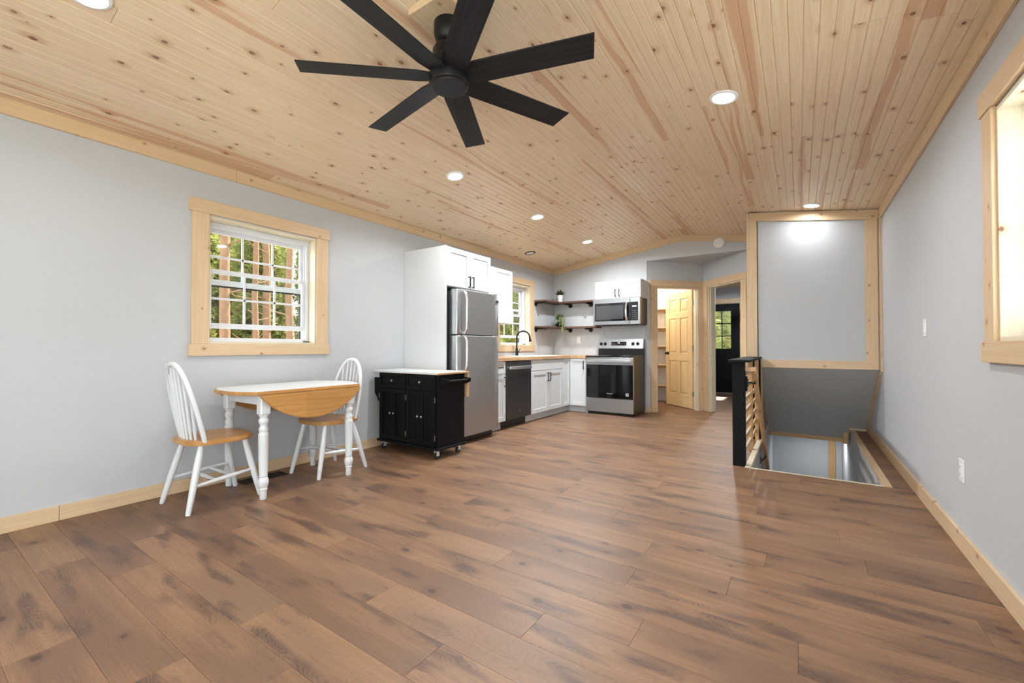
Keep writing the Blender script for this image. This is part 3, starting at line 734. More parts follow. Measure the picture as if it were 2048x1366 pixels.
bbox_board('head_casing', XR - 0.026, XR, W4[0] - 0.12, W4[1] + 0.12, 2.066, 2.166, PINE_TRIM, t); bbox_board('apron', XR - 0.026, XR, W4[0] - 0.12, W4[1] + 0.12, 0.658, 0.748, PINE_TRIM, t)
window('window_3', 'deep pine cased window in the right wall', XR, -1, W3, 0.0)

# ------------------------------------------------------------------ RECESSED LIGHTS
def recessed(x, y, label, lit=True, ring='white_plastic', z=None, tilt=True, power=None, spread=165):
    side = -1 if x < RX else 1
    nrm = Vector((side * SL, 0, 1)).normalized() if tilt else Vector((0, 0, 1))
    zc = ceil_z(x) if z is None else z
    M = Matrix.Translation((x, y, zc)) @ Vector((0, 0, 1)).rotation_difference(nrm).to_matrix().to_4x4()
    t = bpy.data.objects.new('recessed_light', None); t.empty_display_size = 0.05; link(t, None, M)
    tag(t, label, 'ceiling light', 'recessed ceiling lights')
    obj('trim_ring', MB().lathe([(0.062, -0.002), (0.064, -0.007), (0.072, -0.010), (0.083, -0.006), (0.086, 0.002), (0.062, 0.002)], n=32), ring, t, smooth=True, world=False)
    obj('lens', MB().lathe([(0.064, -0.004), (0.064, 0.0)], n=32), 'lit_lens' if lit else 'white_plastic', t, world=False)
    if lit:
        l = bpy.data.lights.new('lamp', 'AREA'); l.shape = 'DISK'; l.size = 0.12; l.energy = power or LAMP_W; l.color = (0.90, 0.96, 1.0); l.spread = R(spread)
        lo = bpy.data.objects.new('lamp', l); link(lo, t, Matrix.Translation((0, 0, -0.013)), world=False)
    return t
recessed(-2.62, 0.50, 'lit recessed light in the ceiling over the empty floor before the dining table', power=6)
recessed(-2.62, 2.95, 'lit recessed light in the ceiling between the fan and the refrigerator')
recessed(-2.62, 4.44, 'lit recessed light in the ceiling in front of the dishwasher', power=30)
recessed(-2.62, 5.90, 'lit recessed light in the ceiling in front of the range', power=25)
recessed(-0.39, 0.50, 'lit recessed light in the ceiling at the patio end of the right slope', power=6)
recessed(-0.385, 2.956, 'lit recessed light alone on the right slope beside the fan', power=11)
recessed(0.115, 5.50, 'lit recessed light close to the bulkhead over the stairs', power=2.2)
recessed(-3.447, 5.61, 'unlit recessed light with a black ring above the sink', lit=False, ring='black_metal')
recessed(0.30, 7.75, 'recessed light above the foot of the stairs', z=-0.21, tilt=False, power=3.5)
recessed(-1.2, 9.2, 'added unseen light brightening the bedroom from its ceiling', z=2.50, tilt=False, power=34)  # extra lamp out of view, put in to brighten the bedroom

# ------------------------------------------------------------------ CEILING FAN
FX, FY, FZ = -1.515, 1.656, 2.455
t = thing('fan_mounting_block', 'pine wedge block on the ridge holding the ceiling fan', 'wood block', (FX, 1.63, 2.74))
obj('block', MB().prism([(FX - 0.125, ceil_z(FX - 0.125)), (FX - 0.125, 2.742), (FX + 0.125, 2.742), (FX + 0.125, ceil_z(FX + 0.125)), (FX, RZ)], 1.49, 1.75, 'y'), PINE_TRIM, t)
fan = thing('ceiling_fan', 'matte black ceiling fan with seven wide blades', 'ceiling fan', (FX, FY, 2.74))
obj('canopy', MB().lathe([(0.025, 2.622), (0.05, 2.632), (0.070, 2.655), (0.079, 2.685), (0.080, 2.70), (0.080, 2.742)], (FX, FY, 0), 28), 'black_metal', fan, smooth=True)
obj('downrod', MB().tube([(FX, FY, 2.59), (FX, FY, 2.68)], 0.013, 14), 'black_metal', fan, smooth=True)
obj('yoke_cover', MB().lathe([(0.085, 2.55), (0.085, 2.60), (0.075, 2.615), (0.035, 2.625), (0.02, 2.63)], (FX, FY, 0), 28), 'black_metal', fan, smooth=True)
mot = obj('motor_housing', MB().lathe([(0.096, 2.47), (0.100, 2.475), (0.100, 2.53), (0.092, 2.545), (0.085, 2.552)], (FX, FY, 0), 36), 'black_metal', fan, smooth=True)
obj('groove_ring', MB().lathe([(0.092, 2.508), (0.102, 2.508), (0.102, 2.513), (0.092, 2.513)], (FX, FY, 0), 36), 'rubber', mot, smooth=True)
cap = obj('switch_housing', MB().lathe([(0.092, 2.412), (0.101, 2.418), (0.104, 2.428), (0.104, 2.465), (0.098, 2.472)], (FX, FY, 0), 40), 'black_metal', fan, smooth=True)
obj('bottom_cap', MB().lathe([(0.086, 2.406), (0.089, 2.408), (0.092, 2.416)], (FX, FY, 0), 40), 'black_metal', cap, smooth=True, angle=20)
m, tt, bb_ = new_mat('fan_blade_wood'); k = NB(tt)
raw, v, rnd = k.objcoord()
g = k.noise(k.vmath('MULTIPLY', v, (70.0, 3.0, 10.0)), 1.0, 3.0, 0.6, 0.3)
k.set(bb_, 'Base Color', k.mix(k.ramp(g, 0.35, 0.7), (0.008, 0.008, 0.009, 1), (0.018, 0.018, 0.020, 1))); bb_.inputs['Roughness'].default_value = 0.55; bb_.inputs['Specular IOR Level'].default_value = 0.3
k.set(bb_, 'Normal', k.bump(g, 0.25, 0.001))
blade = MB().prism([(-0.052, 0.085), (0.052, 0.085), (0.068, 0.16), (0.068, 0.765), (-0.068, 0.745), (-0.068, 0.16)], -0.0035, 0.0035).mesh('blade', 0.0015)
blade.materials.append(m)
for i in range(7):
    a = R(15.5 + 360 / 7 * i)
    M = Matrix.Translation((FX, FY, FZ + 0.008)) @ Matrix.Rotation(a - math.pi / 2, 4, 'Z') @ Matrix.Rotation(R(-12), 4, 'Y')
    b_ = obj('blade', blade, m, fan, M=M)
    obj('blade_iron', MB().prism([(-0.03, 0.06), (0.03, 0.06), (0.04, 0.15), (-0.04, 0.15)], 0.003, 0.008), 'black_metal', b_, world=False)

# bedroom fan, only its blades show above the doorway
bf = thing('ceiling_fan', 'black ceiling fan in the bedroom seen through the doorway', 'ceiling fan', (-1.35, 9.35, 2.5))
obj('canopy', MB().lathe([(0.06, 2.40), (0.06, 2.50)], (-1.35, 9.35, 0)), 'black_metal', bf, smooth=True)
obj('motor_housing', MB().lathe([(0.08, 2.30), (0.11, 2.32), (0.11, 2.38), (0.06, 2.40)], (-1.35, 9.35, 0)), 'black_metal', bf, smooth=True)
for i in range(5):
    M = Matrix.Translation((-1.35, 9.35, 2.35)) @ Matrix.Rotation(R(20 + 72 * i), 4, 'Z') @ Matrix.Rotation(R(-9), 4, 'Y')
    obj('blade', MB().prism([(-0.05, 0.08), (0.05, 0.08), (0.065, 0.6), (-0.065, 0.6)], -0.003, 0.003), m, bf, M=M)

# ------------------------------------------------------------------ DROP LEAF TABLE
TX, TY = -3.343, 1.833
tab = thing('drop_leaf_table', 'white drop leaf table with honey wood edges and turned legs', 'table', (TX, TY, 0))
RT, HX = 0.508, 0.313
pts = []
a0 = math.acos(HX / RT)
for s in (1, -1):
    for i in range(17):
        a = a0 + (math.pi - 2 * a0) * i / 16
        pts.append((RT * math.cos(a) * s, RT * math.sin(a) * s))
obj('table_top', MB(Matrix.Translation((TX, TY, 0))).prism(pts, 0.722, 0.747), HONEY, tab, 0.006, seg=2)
pts2 = [(x * 0.972, y * 0.972) for x, y in pts]
obj('painted_inlay', MB(Matrix.Translation((TX, TY, 0))).prism(pts2, 0.7465, 0.7492), 'white_enamel', tab)
for s in (1, -1):
    pr = []
    for i in range(19):
        a = -a0 + 2 * a0 * i / 18
        pr.append((RT * math.sin(a), -(RT * math.cos(a) - HX)))
    pr = [(p[0], p[1] + 0.722) for p in pr]
    xx0 = TX + s * (HX + 0.002)
    lf = obj('drop_leaf', MB(Matrix.Translation((0, TY, 0))).prism(pr, xx0, xx0 + s * 0.022, 'x'), HONEY, tab, 0.005, seg=2, label='honey wood drop leaf hanging down')
    for yy in (-0.22, 0.22):
        obj('hinge', MB().box(xx0 - s * 0.03, xx0 + s * 0.004, TY + yy - 0.02, TY + yy + 0.02, 0.716, 0.7215), 'pewter', lf)
lx, ly = 0.258, 0.337
for s in (1, -1):
    obj('apron', MB().box(TX - lx, TX + lx, TY + s * ly - 0.009, TY + s * ly + 0.009, 0.645, 0.7215), 'white_enamel', tab, 0.002)
    obj('apron', MB().box(TX + s * lx - 0.009, TX + s * lx + 0.009, TY - ly, TY + ly, 0.645, 0.7215), 'white_enamel', tab, 0.002)
prof = [(0.0195, 0.0), (0.0225, 0.004), (0.0215, 0.05), (0.0225, 0.065), (0.027, 0.068), (0.027, 0.076), (0.024, 0.08), (0.031, 0.095), (0.0345, 0.115), (0.0325, 0.138), (0.025, 0.152), (0.0275, 0.156), (0.0275, 0.163), (0.0265, 0.17),
        (0.0315, 0.34), (0.0325, 0.44), (0.0325, 0.452), (0.027, 0.457), (0.027, 0.468), (0.031, 0.478), (0.028, 0.492), (0.0225, 0.505), (0.0225, 0.512), (0.029, 0.525), (0.0325, 0.54), (0.029, 0.553), (0.024, 0.56), (0.024, 0.568), (0.03, 0.575), (0.03, 0.585)]
for sx in (1, -1):
    for sy in (1, -1):
        lg = obj('leg', MB().lathe(prof, (TX + sx * lx, TY + sy * ly, 0), 24), 'white_enamel', tab, smooth=True, angle=50)
        obj('leg_block', MB().box(TX + sx * lx - 0.034, TX + sx * lx + 0.034, TY + sy * ly - 0.034, TY + sy * ly + 0.034, 0.582, 0.7215), 'white_enamel', lg, 0.008)

# ------------------------------------------------------------------ WINDSOR CHAIRS (face +y in their own frame)
def make_chair(label):
    t = thing('windsor_chair', label, 'chair', group='chairs at the drop leaf table')
    ZS_ = 0.448
    out = []
    for i in range(40):
        a = 2 * math.pi * i / 40
        c, s = math.cos(a), math.sin(a)
        px = 0.212 * math.copysign(abs(c) ** 0.62, c); py = 0.208 * math.copysign(abs(s) ** 0.68, s)
        px *= 1.0 + 0.03 * (py / 0.2)
        out.append((px, py))
    obj('seat', MB().prism(out, ZS_ - 0.032, ZS_), HONEY, t, 0.007, seg=2, world=False)
    def lean(z): return -0.125 - 0.115 * (z - ZS_) / 0.49
    bow = []
    for i in range(33):
        a = math.pi * i / 32
        c, s = math.cos(a), math.sin(a)
        z = ZS_ - 0.012 + 0.505 * abs(s) ** 0.80
        x = 0.192 * math.copysign(abs(c) ** 0.88, c) * (1.0 - 0.06 * (1 - abs(s)))
        bow.append((x, lean(z), z))
    obj('bow_back', MB().tube(bow, 0.0145, 12), 'white_enamel', t, smooth=True, world=False)
    for i in range(7):
        u = (i - 3) / 3.0
        xb = 0.118 * u; xt = 0.148 * u
        s = math.sqrt(max(0.0, 1 - abs(xt / 0.192) ** (1 / 0.88 * 1.6)))
        zt_ = ZS_ + 0.485 * max(0.35, (1 - abs(xt / 0.192) ** 2.3)) ** 0.55
        yb = -0.150 - 0.018 * (1 - u * u)
        p0 = Vector((xb, yb, ZS_ - 0.01)); p1 = Vector((xt, lean(zt_), zt_))
        obj('spindle', MB().tube([p0, p0.lerp(p1, 0.2), p0.lerp(p1, 0.6), p1], [0.0075, 0.0095, 0.007, 0.0055], 8), 'white_enamel', t, smooth=True, world=False)
    feet = {}
    for sx in (1, -1):
        for sy in (1, -1):
            top = Vector((sx * 0.135, 0.135 if sy > 0 else -0.125, ZS_ - 0.03)); ft = Vector((sx * (0.180 if sy > 0 else 0.203), 0.225 if sy > 0 else -0.222, 0.0))
            feet[sx, sy] = (top, ft)
            lg = obj('leg', MB().tube([ft, ft.lerp(top, 0.03), ft.lerp(top, 0.45), ft.lerp(top, 0.7), top], [0.0125, 0.0155, 0.0205, 0.021, 0.0165], 12), 'white_enamel', t, smooth=True, world=False)
            obj('foot_cap', MB().tube([ft + Vector((0, 0, 0.0)), ft.lerp(top, 0.012)], 0.0130, 12), 'caster_grey', lg, world=False)
    def on(sx, sy, z):
        a, b = feet[sx, sy]; return b.lerp(a, z / a.z)
    sd = {}
    for sx in (1, -1):
        p0, p1 = on(sx, -1, 0.165), on(sx, 1, 0.195); sd[sx] = (p0, p1)
        obj('side_stretcher', MB().tube([p0, p0.lerp(p1, 0.3), p0.lerp(p1, 0.5), p0.lerp(p1, 0.7), p1], [0.0085, 0.0125, 0.0145, 0.0125, 0.0085], 10), 'white_enamel', t, smooth=True, world=False)
    for f in (0.36, 0.62):
        p0 = sd[-1][0].lerp(sd[-1][1], f); p1 = sd[1][0].lerp(sd[1][1], f)
        obj('cross_stretcher', MB().tube([p0, p0.lerp(p1, 0.3), p0.lerp(p1, 0.5), p0.lerp(p1, 0.7), p1], [0.008, 0.0115, 0.0125, 0.0115, 0.008], 10), 'white_enamel', t, smooth=True, world=False)
    return t
ch = make_chair('white hoop back chair with honey wood seat at the bare wall end of the table')
ch.matrix_basis = Matrix.Translation((-3.367, 1.300, 0)) @ Matrix.Rotation(R(1.5), 4, 'Z')
dup(ch, Matrix.Translation((-3.354, 2.165, 0)) @ Matrix.Rotation(R(184), 4, 'Z'), 'white hoop back chair with honey wood seat between the table and the black cart')

# floor register
fv = thing('floor_register', 'black metal floor register beside the baseboard under the table', 'floor vent', (-3.585, 1.74, 0))
obj('register_frame', MB().box(-3.650, -3.52, 1.575, 1.585, 0, 0.006).box(-3.650, -3.52, 1.895, 1.905, 0, 0.006).box(-3.650, -3.635, 1.585, 1.895, 0, 0.006).box(-3.535, -3.52, 1.585, 1.895, 0, 0.006), 'black_metal', fv)
obj('register_pan', MB().box(-3.636, -3.534, 1.584, 1.896, 0.0005, 0.0015), 'black_metal', fv)
for i in range(16):
    yy = 1.597 + i * 0.0190
    obj('louver', MB().box(-3.635, -3.535, yy, yy + 0.007, 0.001, 0.0052), 'black_metal', fv)

# ------------------------------------------------------------------ KITCHEN CART
CX0, CX1, CY0, CY1 = -3.635, -2.797, 2.915, 3.294
ZC = 0.814
cart = thing('kitchen_cart', 'black rolling kitchen cart with a pale stone top', 'kitchen cart', (-3.2, 3.1, 0))
obj('cabinet_body', MB().box(CX0, CX1, CY0 + 0.004, CY1, 0.105, ZC - 0.022), 'black_paint', cart, 0.002)
obj('bottom_shelf', MB().box(CX0 - 0.015, CX1 + 0.015, CY0 - 0.018, CY1 + 0.012, 0.085, 0.105), 'black_paint', cart, 0.004)
obj('wood_top', MB().box(CX0 - 0.05, CX1 + 0.03, CY0 - 0.035, CY1 + 0.02, ZC - 0.022, ZC - 0.004), BUTCHER, cart, 0.002)
obj('stone_top', MB().box(CX0 - 0.05, CX1 + 0.012, CY0 - 0.037, CY1 + 0.0, ZC - 0.0205, ZC), 'marble_top', cart, 0.002)
obj('rear_drop_leaf', MB().box(CX0 + 0.02, CX1 + 0.028, CY1 + 0.022, CY1 + 0.042, ZC - 0.26, ZC - 0.006), BUTCHER, cart, 0.002, label='wooden drop leaf folded down behind')
def cart_panel(nm, x0, x1, z0, z1, rail, knob, parent=cart):
    y = CY0 + 0.004
    mb = MB().box(x0, x1, y - 0.008, y, z0, z1)
    mb.box(x0, x1, y - 0.02, y - 0.008, z1 - rail, z1).box(x0, x1, y - 0.02, y - 0.008, z0, z0 + rail)
    mb.box(x0, x0 + rail, y - 0.02, y - 0.008, z0 + rail, z1 - rail).box(x1 - rail, x1, y - 0.02, y - 0.008, z0 + rail, z1 - rail)
    d = obj(nm, mb, 'black_paint', cart, 0.0015)
    if z1 - z0 > 0.3:
        for q in range(1, 3):
            xx = x0 + rail + (x1 - x0 - 2 * rail) * q / 3
            obj('bead', MB().box(xx - 0.002, xx + 0.002, y - 0.0105, y - 0.008, z0 + rail, z1 - rail), 'black_paint', d)
    else:
        obj('raised_field', MB().box(x0 + rail + 0.012, x1 - rail - 0.012, y - 0.013, y - 0.008, z0 + rail + 0.008, z1 - rail - 0.008), 'black_paint', d, 0.002)
    kx, kz = knob; kx = x0 + (x1 - x0) * kx; kz = z0 + (z1 - z0) * kz
    obj('knob', MB().tube([(kx, y - 0.012, kz), (kx, y - 0.022, kz), (kx, y - 0.026, kz), (kx, y - 0.034, kz), (kx, y - 0.039, kz)], [0.008, 0.005, 0.011, 0.012, 0.006], 12), 'pewter', d, smooth=True)
    return d
mx = (CX0 + CX1) / 2
for x0, x1 in ((CX0 + 0.03, mx - 0.006), (mx + 0.006, CX1 - 0.03)):
    cart_panel('drawer', x0, x1, 0.645, 0.782, 0.024, (0.5, 0.5))
    xm = (x0 + x1) / 2
    d = cart_panel('door', x0, xm - 0.001, 0.122, 0.63, 0.038, (0.87, 0.52)); d2 = cart_panel('door', xm + 0.001, x1, 0.122, 0.63, 0.038, (0.13, 0.52))
    for dd, xh in ((d, x0 - 0.004), (d2, x1 + 0.004)):
        for zz in (0.20, 0.555): obj('hinge', MB().box(xh - 0.004, xh + 0.004, CY0 - 0.019, CY0 - 0.012, zz - 0.026, zz + 0.026), 'pewter', dd)
# towel bar on the right end
tb = obj('towel_bar', MB().tube([(CX1 + 0.085, CY0 + 0.01, 0.730), (CX1 + 0.085, CY1 - 0.02, 0.730)], 0.0125, 14), 'black_paint', cart, smooth=True)
for yy in (CY0 + 0.02, CY1 - 0.05):
    obj('bar_bracket', MB().prism([(CX1, 0.687), (CX1 + 0.045, 0.690), (CX1 + 0.108, 0.714), (CX1 + 0.108, 0.750), (CX1, 0.757)], yy, yy + 0.022, 'y'), 'black_paint', tb, 0.002)
# spice rack on the left end
sr = obj('spice_rack', MB().box(CX0 - 0.085, CX0, CY0 + 0.03, CY1 - 0.03, 0.56, 0.572).box(CX0 - 0.088, CX0 - 0.078, CY0 + 0.03, CY1 - 0.03, 0.572, 0.64), 'black_paint', cart, 0.002)
for yy in (CY0 + 0.015, CY1 - 0.03):
    obj('rack_side', MB().prism([(CX0, 0.485), (CX0 - 0.035, 0.495), (CX0 - 0.055, 0.54), (CX0 - 0.088, 0.57), (CX0 - 0.09, 0.735), (CX0, 0.735)], yy, yy + 0.016, 'y'), 'black_paint', sr)
for x in (CX0 + 0.05, CX1 - 0.04):
    for yy in (CY0 + 0.03, CY1 - 0.045):
        c = obj('caster', MB().box(x - 0.02, x + 0.02, yy - 0.02, yy + 0.02, 0.081, 0.086).box(x - 0.018, x - 0.015, yy - 0.02, yy + 0.014, 0.03, 0.082).box(x + 0.015, x + 0.018, yy - 0.02, yy + 0.014, 0.03, 0.082), 'caster_grey', cart)
        obj('wheel', MB().tube([(x - 0.011, yy - 0.008, 0.029), (x + 0.011, yy - 0.008, 0.029)], 0.029, 18), 'rubber', c, smooth=True)

# ------------------------------------------------------------------ KITCHEN: shaker fronts
def front(nm, parent, origin, u, n, w_, h_, mat='white_cabinet', rail=0.058, flat=False, thick=0.02):
    """door or drawer front: origin lower corner on the case, u along the width, n outwards"""
    u = Vector(u); n = Vector(n)
    M = Matrix.Identity(4)
    for i in range(3): M[i][0] = u[i]; M[i][1] = n[i]; M[i][2] = (0, 0, 1)[i]; M[i][3] = origin[i]
    mb = MB(M); g = 0.0015
    if flat: mb.box(g, w_ - g, 0, thick, g, h_ - g)
    else:
        mb.box(g, w_ - g, 0, thick - 0.009, g, h_ - g)
        mb.box(g, rail, thick - 0.009, thick, g, h_ - g).box(w_ - rail, w_ - g, thick - 0.009, thick, g, h_ - g)
        mb.box(rail, w_ - rail, thick - 0.009, thick, g, rail).box(rail, w_ - rail, thick - 0.009, thick, h_ - rail, h_ - g)
    return obj(nm, mb, mat, parent, 0.0012), M
def pull(d, M, x, z, L=0.13, vertical=True, thick=0.02):
    mb = MB(M); r = 0.0055
    if vertical:
        mb.box(x - r, x + r, thick + 0.022, thick + 0.033, z - L / 2, z + L / 2)
        for zz in (z - L / 2 + 0.008, z + L / 2 - 0.008): mb.box(x - r, x + r, thick - 0.002, thick + 0.024, zz - r, zz + r)
    else:
        mb.box(x - L / 2, x + L / 2, thick + 0.022, thick + 0.033, z - r, z + r)
        for xx in (x - L / 2 + 0.008, x + L / 2 - 0.008): mb.box(xx - r, xx + r, thick - 0.002, thick + 0.024, z - r, z + r)
    return obj('handle', mb, 'black_metal', d, 0.001, label='black bar handle')
UY = (0, 1, 0); NX = (1, 0, 0); UX = (1, 0, 0); NY = (0, -1, 0)

# refrigerator surround
FXC = -3.12
fs = thing('tall_end_panel', 'tall white end panel beside the refrigerator', 'cabinet panel', (-3.4, 3.35, 0))
obj('panel', MB().box(XL + 0.003, FXC + 0.018, 3.342, 3.36, 0, 2.135), 'white_cabinet', fs, 0.001)
obj('panel_stile', MB().box(FXC - 0.03, FXC + 0.02, 3.338, 3.362, 0, 2.135), 'white_cabinet', fs, 0.001)
fc = thing('refrigerator_cabinet', 'white two door cabinet above the refrigerator', 'cabinet', (-3.4, 3.75, 1.70))
obj('cabinet_body', MB().box(XL + 0.003, FXC, 3.3625, 4.135, 1.705, 2.135), 'white_cabinet', fc, 0.001)
for i in range(2):
    d, M = front('door', fc, (FXC, 3.366 + i * 0.384, 1.71), UY, NX, 0.384, 0.42)
    pull(d, M, 0.352 if i == 0 else 0.032, 0.075)

# refrigerator
FY0, FY1 = 3.408, 4.165
fr = thing('refrigerator', 'stainless steel top freezer refrigerator behind the black cart', 'refrigerator', (-3.35, 3.76, 0))
obj('cabinet_body', MB().box(-3.70, -3.095, FY0, FY1, 0.05, 1.655), 'fridge_side', fr, 0.004)
obj('base_grille', MB().box(-3.6, -3.085, FY0 + 0.02, FY1 - 0.02, 0.005, 0.085), 'black_plastic', fr, 0.002)
def fridge_door(nm, z0, z1):
    mb = MB()
    outl = [(-3.088, FY0), (-3.012, FY0)]
    for i in range(9):
        u = i / 8; outl.append((-2.998 + 0.010 * math.sin(math.pi * u), FY0 + 0.012 + (FY1 - FY0 - 0.024) * u))
    outl += [(-3.012, FY1), (-3.088, FY1)]
    mb.prism(outl, z0, z1)
    return obj(nm, mb, STEEL, fr, 0.003, smooth=True)
up = fridge_door('freezer_door', 1.187, 1.672); dn_ = fridge_door('refrigerator_door', 0.085, 1.176)
hy = FY0 + 0.082
obj('handle', MB().tube([(-3.0, hy, 1.655), (-2.975, hy, 1.650), (-2.945, hy + 0.004, 1.615), (-2.935, hy + 0.006, 1.55), (-2.935, hy + 0.006, 1.25), (-2.955, hy, 1.205), (-2.99, hy, 1.2)], [0.012, 0.014, 0.015, 0.014, 0.014, 0.014, 0.012], 12), STEEL_BRIGHT, up, smooth=True)
obj('handle', MB().tube([(-2.99, hy, 1.172), (-2.955, hy, 1.168), (-2.935, hy + 0.006, 1.12), (-2.935, hy + 0.006, 0.86), (-2.945, hy + 0.004, 0.80), (-2.975, hy, 0.765), (-3.0, hy, 0.76)], [0.012, 0.014, 0.014, 0.014, 0.015, 0.014, 0.012], 12), STEEL_BRIGHT, dn_, smooth=True)
obj('door_gasket', MB().box(-3.095, -3.087, FY0 + 0.006, FY1 - 0.006, 0.09, 1.668), 'rubber', fr)
obj('hinge_cover', MB().box(-3.12, -3.02, FY1 - 0.05, FY1 - 0.005, 1.672, 1.684), 'black_plastic', fr, 0.002)
bp = obj('badge', MB().box(-2.993, -2.988, FY1 - 0.085, FY1 - 0.018, 1.575, 1.607), STEEL_BRIGHT, up, 0.001)
obj('badge_plate', MB().box(-2.989, -2.987, FY1 - 0.079, FY1 - 0.024, 1.580, 1.602), STEEL_DARK, bp)

# wall cabinet next to the refrigerator
wc = thing('wall_cabinet', 'white two door wall cabinet between the refrigerator and sink window', 'cabinet', (-3.57, 4.6, 1.38))
obj('cabinet_body', MB().box(XL + 0.003, -3.43, 4.172, 5.072, 1.378, 2.138), 'white_cabinet', wc, 0.001)
for i in range(2):
    d, M = front('door', wc, (-3.43, 4.174 + i * 0.449, 1.382), UY, NX, 0.449, 0.752)
    pull(d, M, 0.417 if i == 0 else 0.032, 0.10)

# base run along the left wall
BXF = -3.135
def base_case(t, y0, y1):
    a = XL + 0.004
    obj('cabinet_body', MB().box(a, BXF, y0, y0 + 0.018, 0.105, 0.873).box(a, BXF, y1 - 0.018, y1, 0.105, 0.873).box(a, BXF, y0 + 0.018, y1 - 0.018, 0.105, 0.123).box(a, a + 0.01, y0 + 0.018, y1 - 0.018, 0.123, 0.873).box(BXF - 0.018, BXF, y0 + 0.018, y1 - 0.018, 0.123, 0.873), 'white_cabinet', t)
    obj('toe_kick', MB().box(BXF - 0.08, BXF - 0.065, y0, y1, 0, 0.105), 'toe_kick_grey', t)
nb = thing('base_cabinet', 'narrow white drawer and door cabinet between refrigerator and dishwasher', 'cabinet', (-3.43, 4.32, 0))
base_case(nb, 4.172, 4.478)
d, M = front('drawer', nb, (BXF, 4.175, 0.71), UY, NX, 0.30, 0.158, rail=0.04); pull(d, M, 0.15, 0.085, vertical=False)
d, M = front('door', nb, (BXF, 4.175, 0.11), UY, NX, 0.30, 0.595); pull(d, M, 0.268, 0.50)
dw = thing('dishwasher', 'dark stainless dishwasher with a bright bar handle', 'dishwasher', (-3.43, 4.79, 0))
obj('body', MB().box(XL + 0.05, BXF - 0.01, 4.482, 5.092, 0.11, 0.868), 'black_plastic', dw)
dd = obj('door', MB().box(BXF - 0.012, BXF + 0.028, 4.486, 5.088, 0.112, 0.868), STEEL_DARK, dw, 0.004)
obj('handle', MB().box(BXF + 0.05, BXF + 0.064, 4.525, 5.05, 0.762, 0.802).box(BXF + 0.026, BXF + 0.052, 4.53, 4.555, 0.767, 0.797).box(BXF + 0.026, BXF + 0.052, 5.02, 5.045, 0.767, 0.797), STEEL_BRIGHT, dd, 0.004, label='bright steel bar handle')
obj('emblem', MB().prism([(4.778, 0.222), (4.786, 0.205), (4.800, 0.226)], BXF + 0.028, BXF + 0.0295, 'x'), STEEL_BRIGHT, dd)
obj('toe_panel', MB().box(BXF - 0.09, BXF - 0.075, 4.486, 5.088, 0.0, 0.112), 'black_plastic', dw)
sb = thing('sink_base_cabinet', 'white sink base cabinet with two shaker doors', 'cabinet', (-3.43, 5.58, 0))
base_case(sb, 5.096, 6.052)
obj('end_filler', MB().box(BXF, BXF + 0.018, 5.097, 5.118, 0.108, 0.872), 'white_cabinet', sb)
front('false_drawer_front', sb, (BXF, 5.12, 0.715), UY, NX, 0.928, 0.153, flat=True)
for i in range(2):
    d, M = front('door', sb, (BXF, 5.12 + i * 0.464, 0.11), UY, NX, 0.464, 0.60); pull(d, M, 0.432 if i == 0 else 0.032, 0.50)
cb = thing('corner_base_cabinet', 'white corner base cabinet with a folding two leaf door beside the range', 'cabinet', (-3.3, 6.5, 0))
BYF = 6.332
obj('cabinet_body', MB().prism([(XL + 0.004, 6.054), (BXF, 6.054), (BXF, BYF), (-2.838, BYF), (-2.838, YB - 0.004), (XL + 0.004, YB - 0.004)], 0.105, 0.873), 'white_cabinet', cb, 0.001)
obj('toe_kick', MB().prism([(XL + 0.02, 6.054), (BXF - 0.065, 6.054), (BXF - 0.065, BYF + 0.065), (-2.838, BYF + 0.065), (-2.838, YB - 0.02), (XL + 0.02, YB - 0.02)], 0.0, 0.105), 'toe_kick_grey', cb)
front('door_leaf', cb, (BXF, 6.055, 0.11), UY, NX, 0.252, 0.758, rail=0.05)
d, M = front('door_leaf', cb, (BXF + 0.022, BYF, 0.11), UX, NY, 0.270, 0.758, rail=0.05); pull(d, M, 0.245, 0.655)

# counter, sink, faucet
CTX, CTY = -3.098, 6.298
mb = MB().box(XL, -3.60, 4.172, YB, 0.875, 0.915).box(-3.60, CTX, 4.172, 5.20, 0.875, 0.915).box(-3.60, CTX, 6.02, YB, 0.875, 0.915)
mb.box(-3.18, CTX, 5.20, 6.02, 0.875, 0.915).box(CTX, -2.836, CTY, YB, 0.875, 0.915)
ct = thing('countertop', 'L shaped butcher block countertop along the two kitchen walls', 'countertop', (-3.4, 5.5, 0.875))
obj('slab', mb, BUTCHER, ct, M=None)
sk = thing('kitchen_sink', 'pale composite sink set into the butcher block counter', 'sink', (-3.39, 5.6, 0.9))
def rect_ring(mb, x0, x1, y0, y1, i, z0, z1):
    mb.box(x0, x0 + i, y0, y1, z0, z1).box(x1 - i, x1, y0, y1, z0, z1).box(x0 + i, x1 - i, y0, y0 + i, z0, z1).box(x0 + i, x1 - i, y1 - i, y1, z0, z1)
mb = MB(); rect_ring(mb, -3.615, -3.165, 5.185, 6.035, 0.03, 0.913, 0.922); obj('rim', mb, 'granite', sk, 0.002)
obj('divider', MB().box(-3.59, -3.19, 5.597, 5.623, 0.86, 0.914), 'granite', sk, 0.002)
for y0, y1 in ((5.21, 5.60), (5.62, 6.01)):
    mb = MB(); rect_ring(mb, -3.59, -3.19, y0, y1, 0.008, 0.72, 0.914); mb.box(-3.59, -3.19, y0, y1, 0.712, 0.72); obj('basin', mb, 'granite', sk)
fa = thing('faucet', 'matte black gooseneck kitchen faucet', 'faucet', (-3.64, 5.62, 0.915))
fx, fy = -3.655, 5.555
obj('body', MB().lathe([(0.026, 0.915), (0.026, 0.93), (0.021, 0.95), (0.0185, 1.03), (0.0165, 1.035)], (fx, fy, 0), 18), 'black_metal', fa, smooth=True)
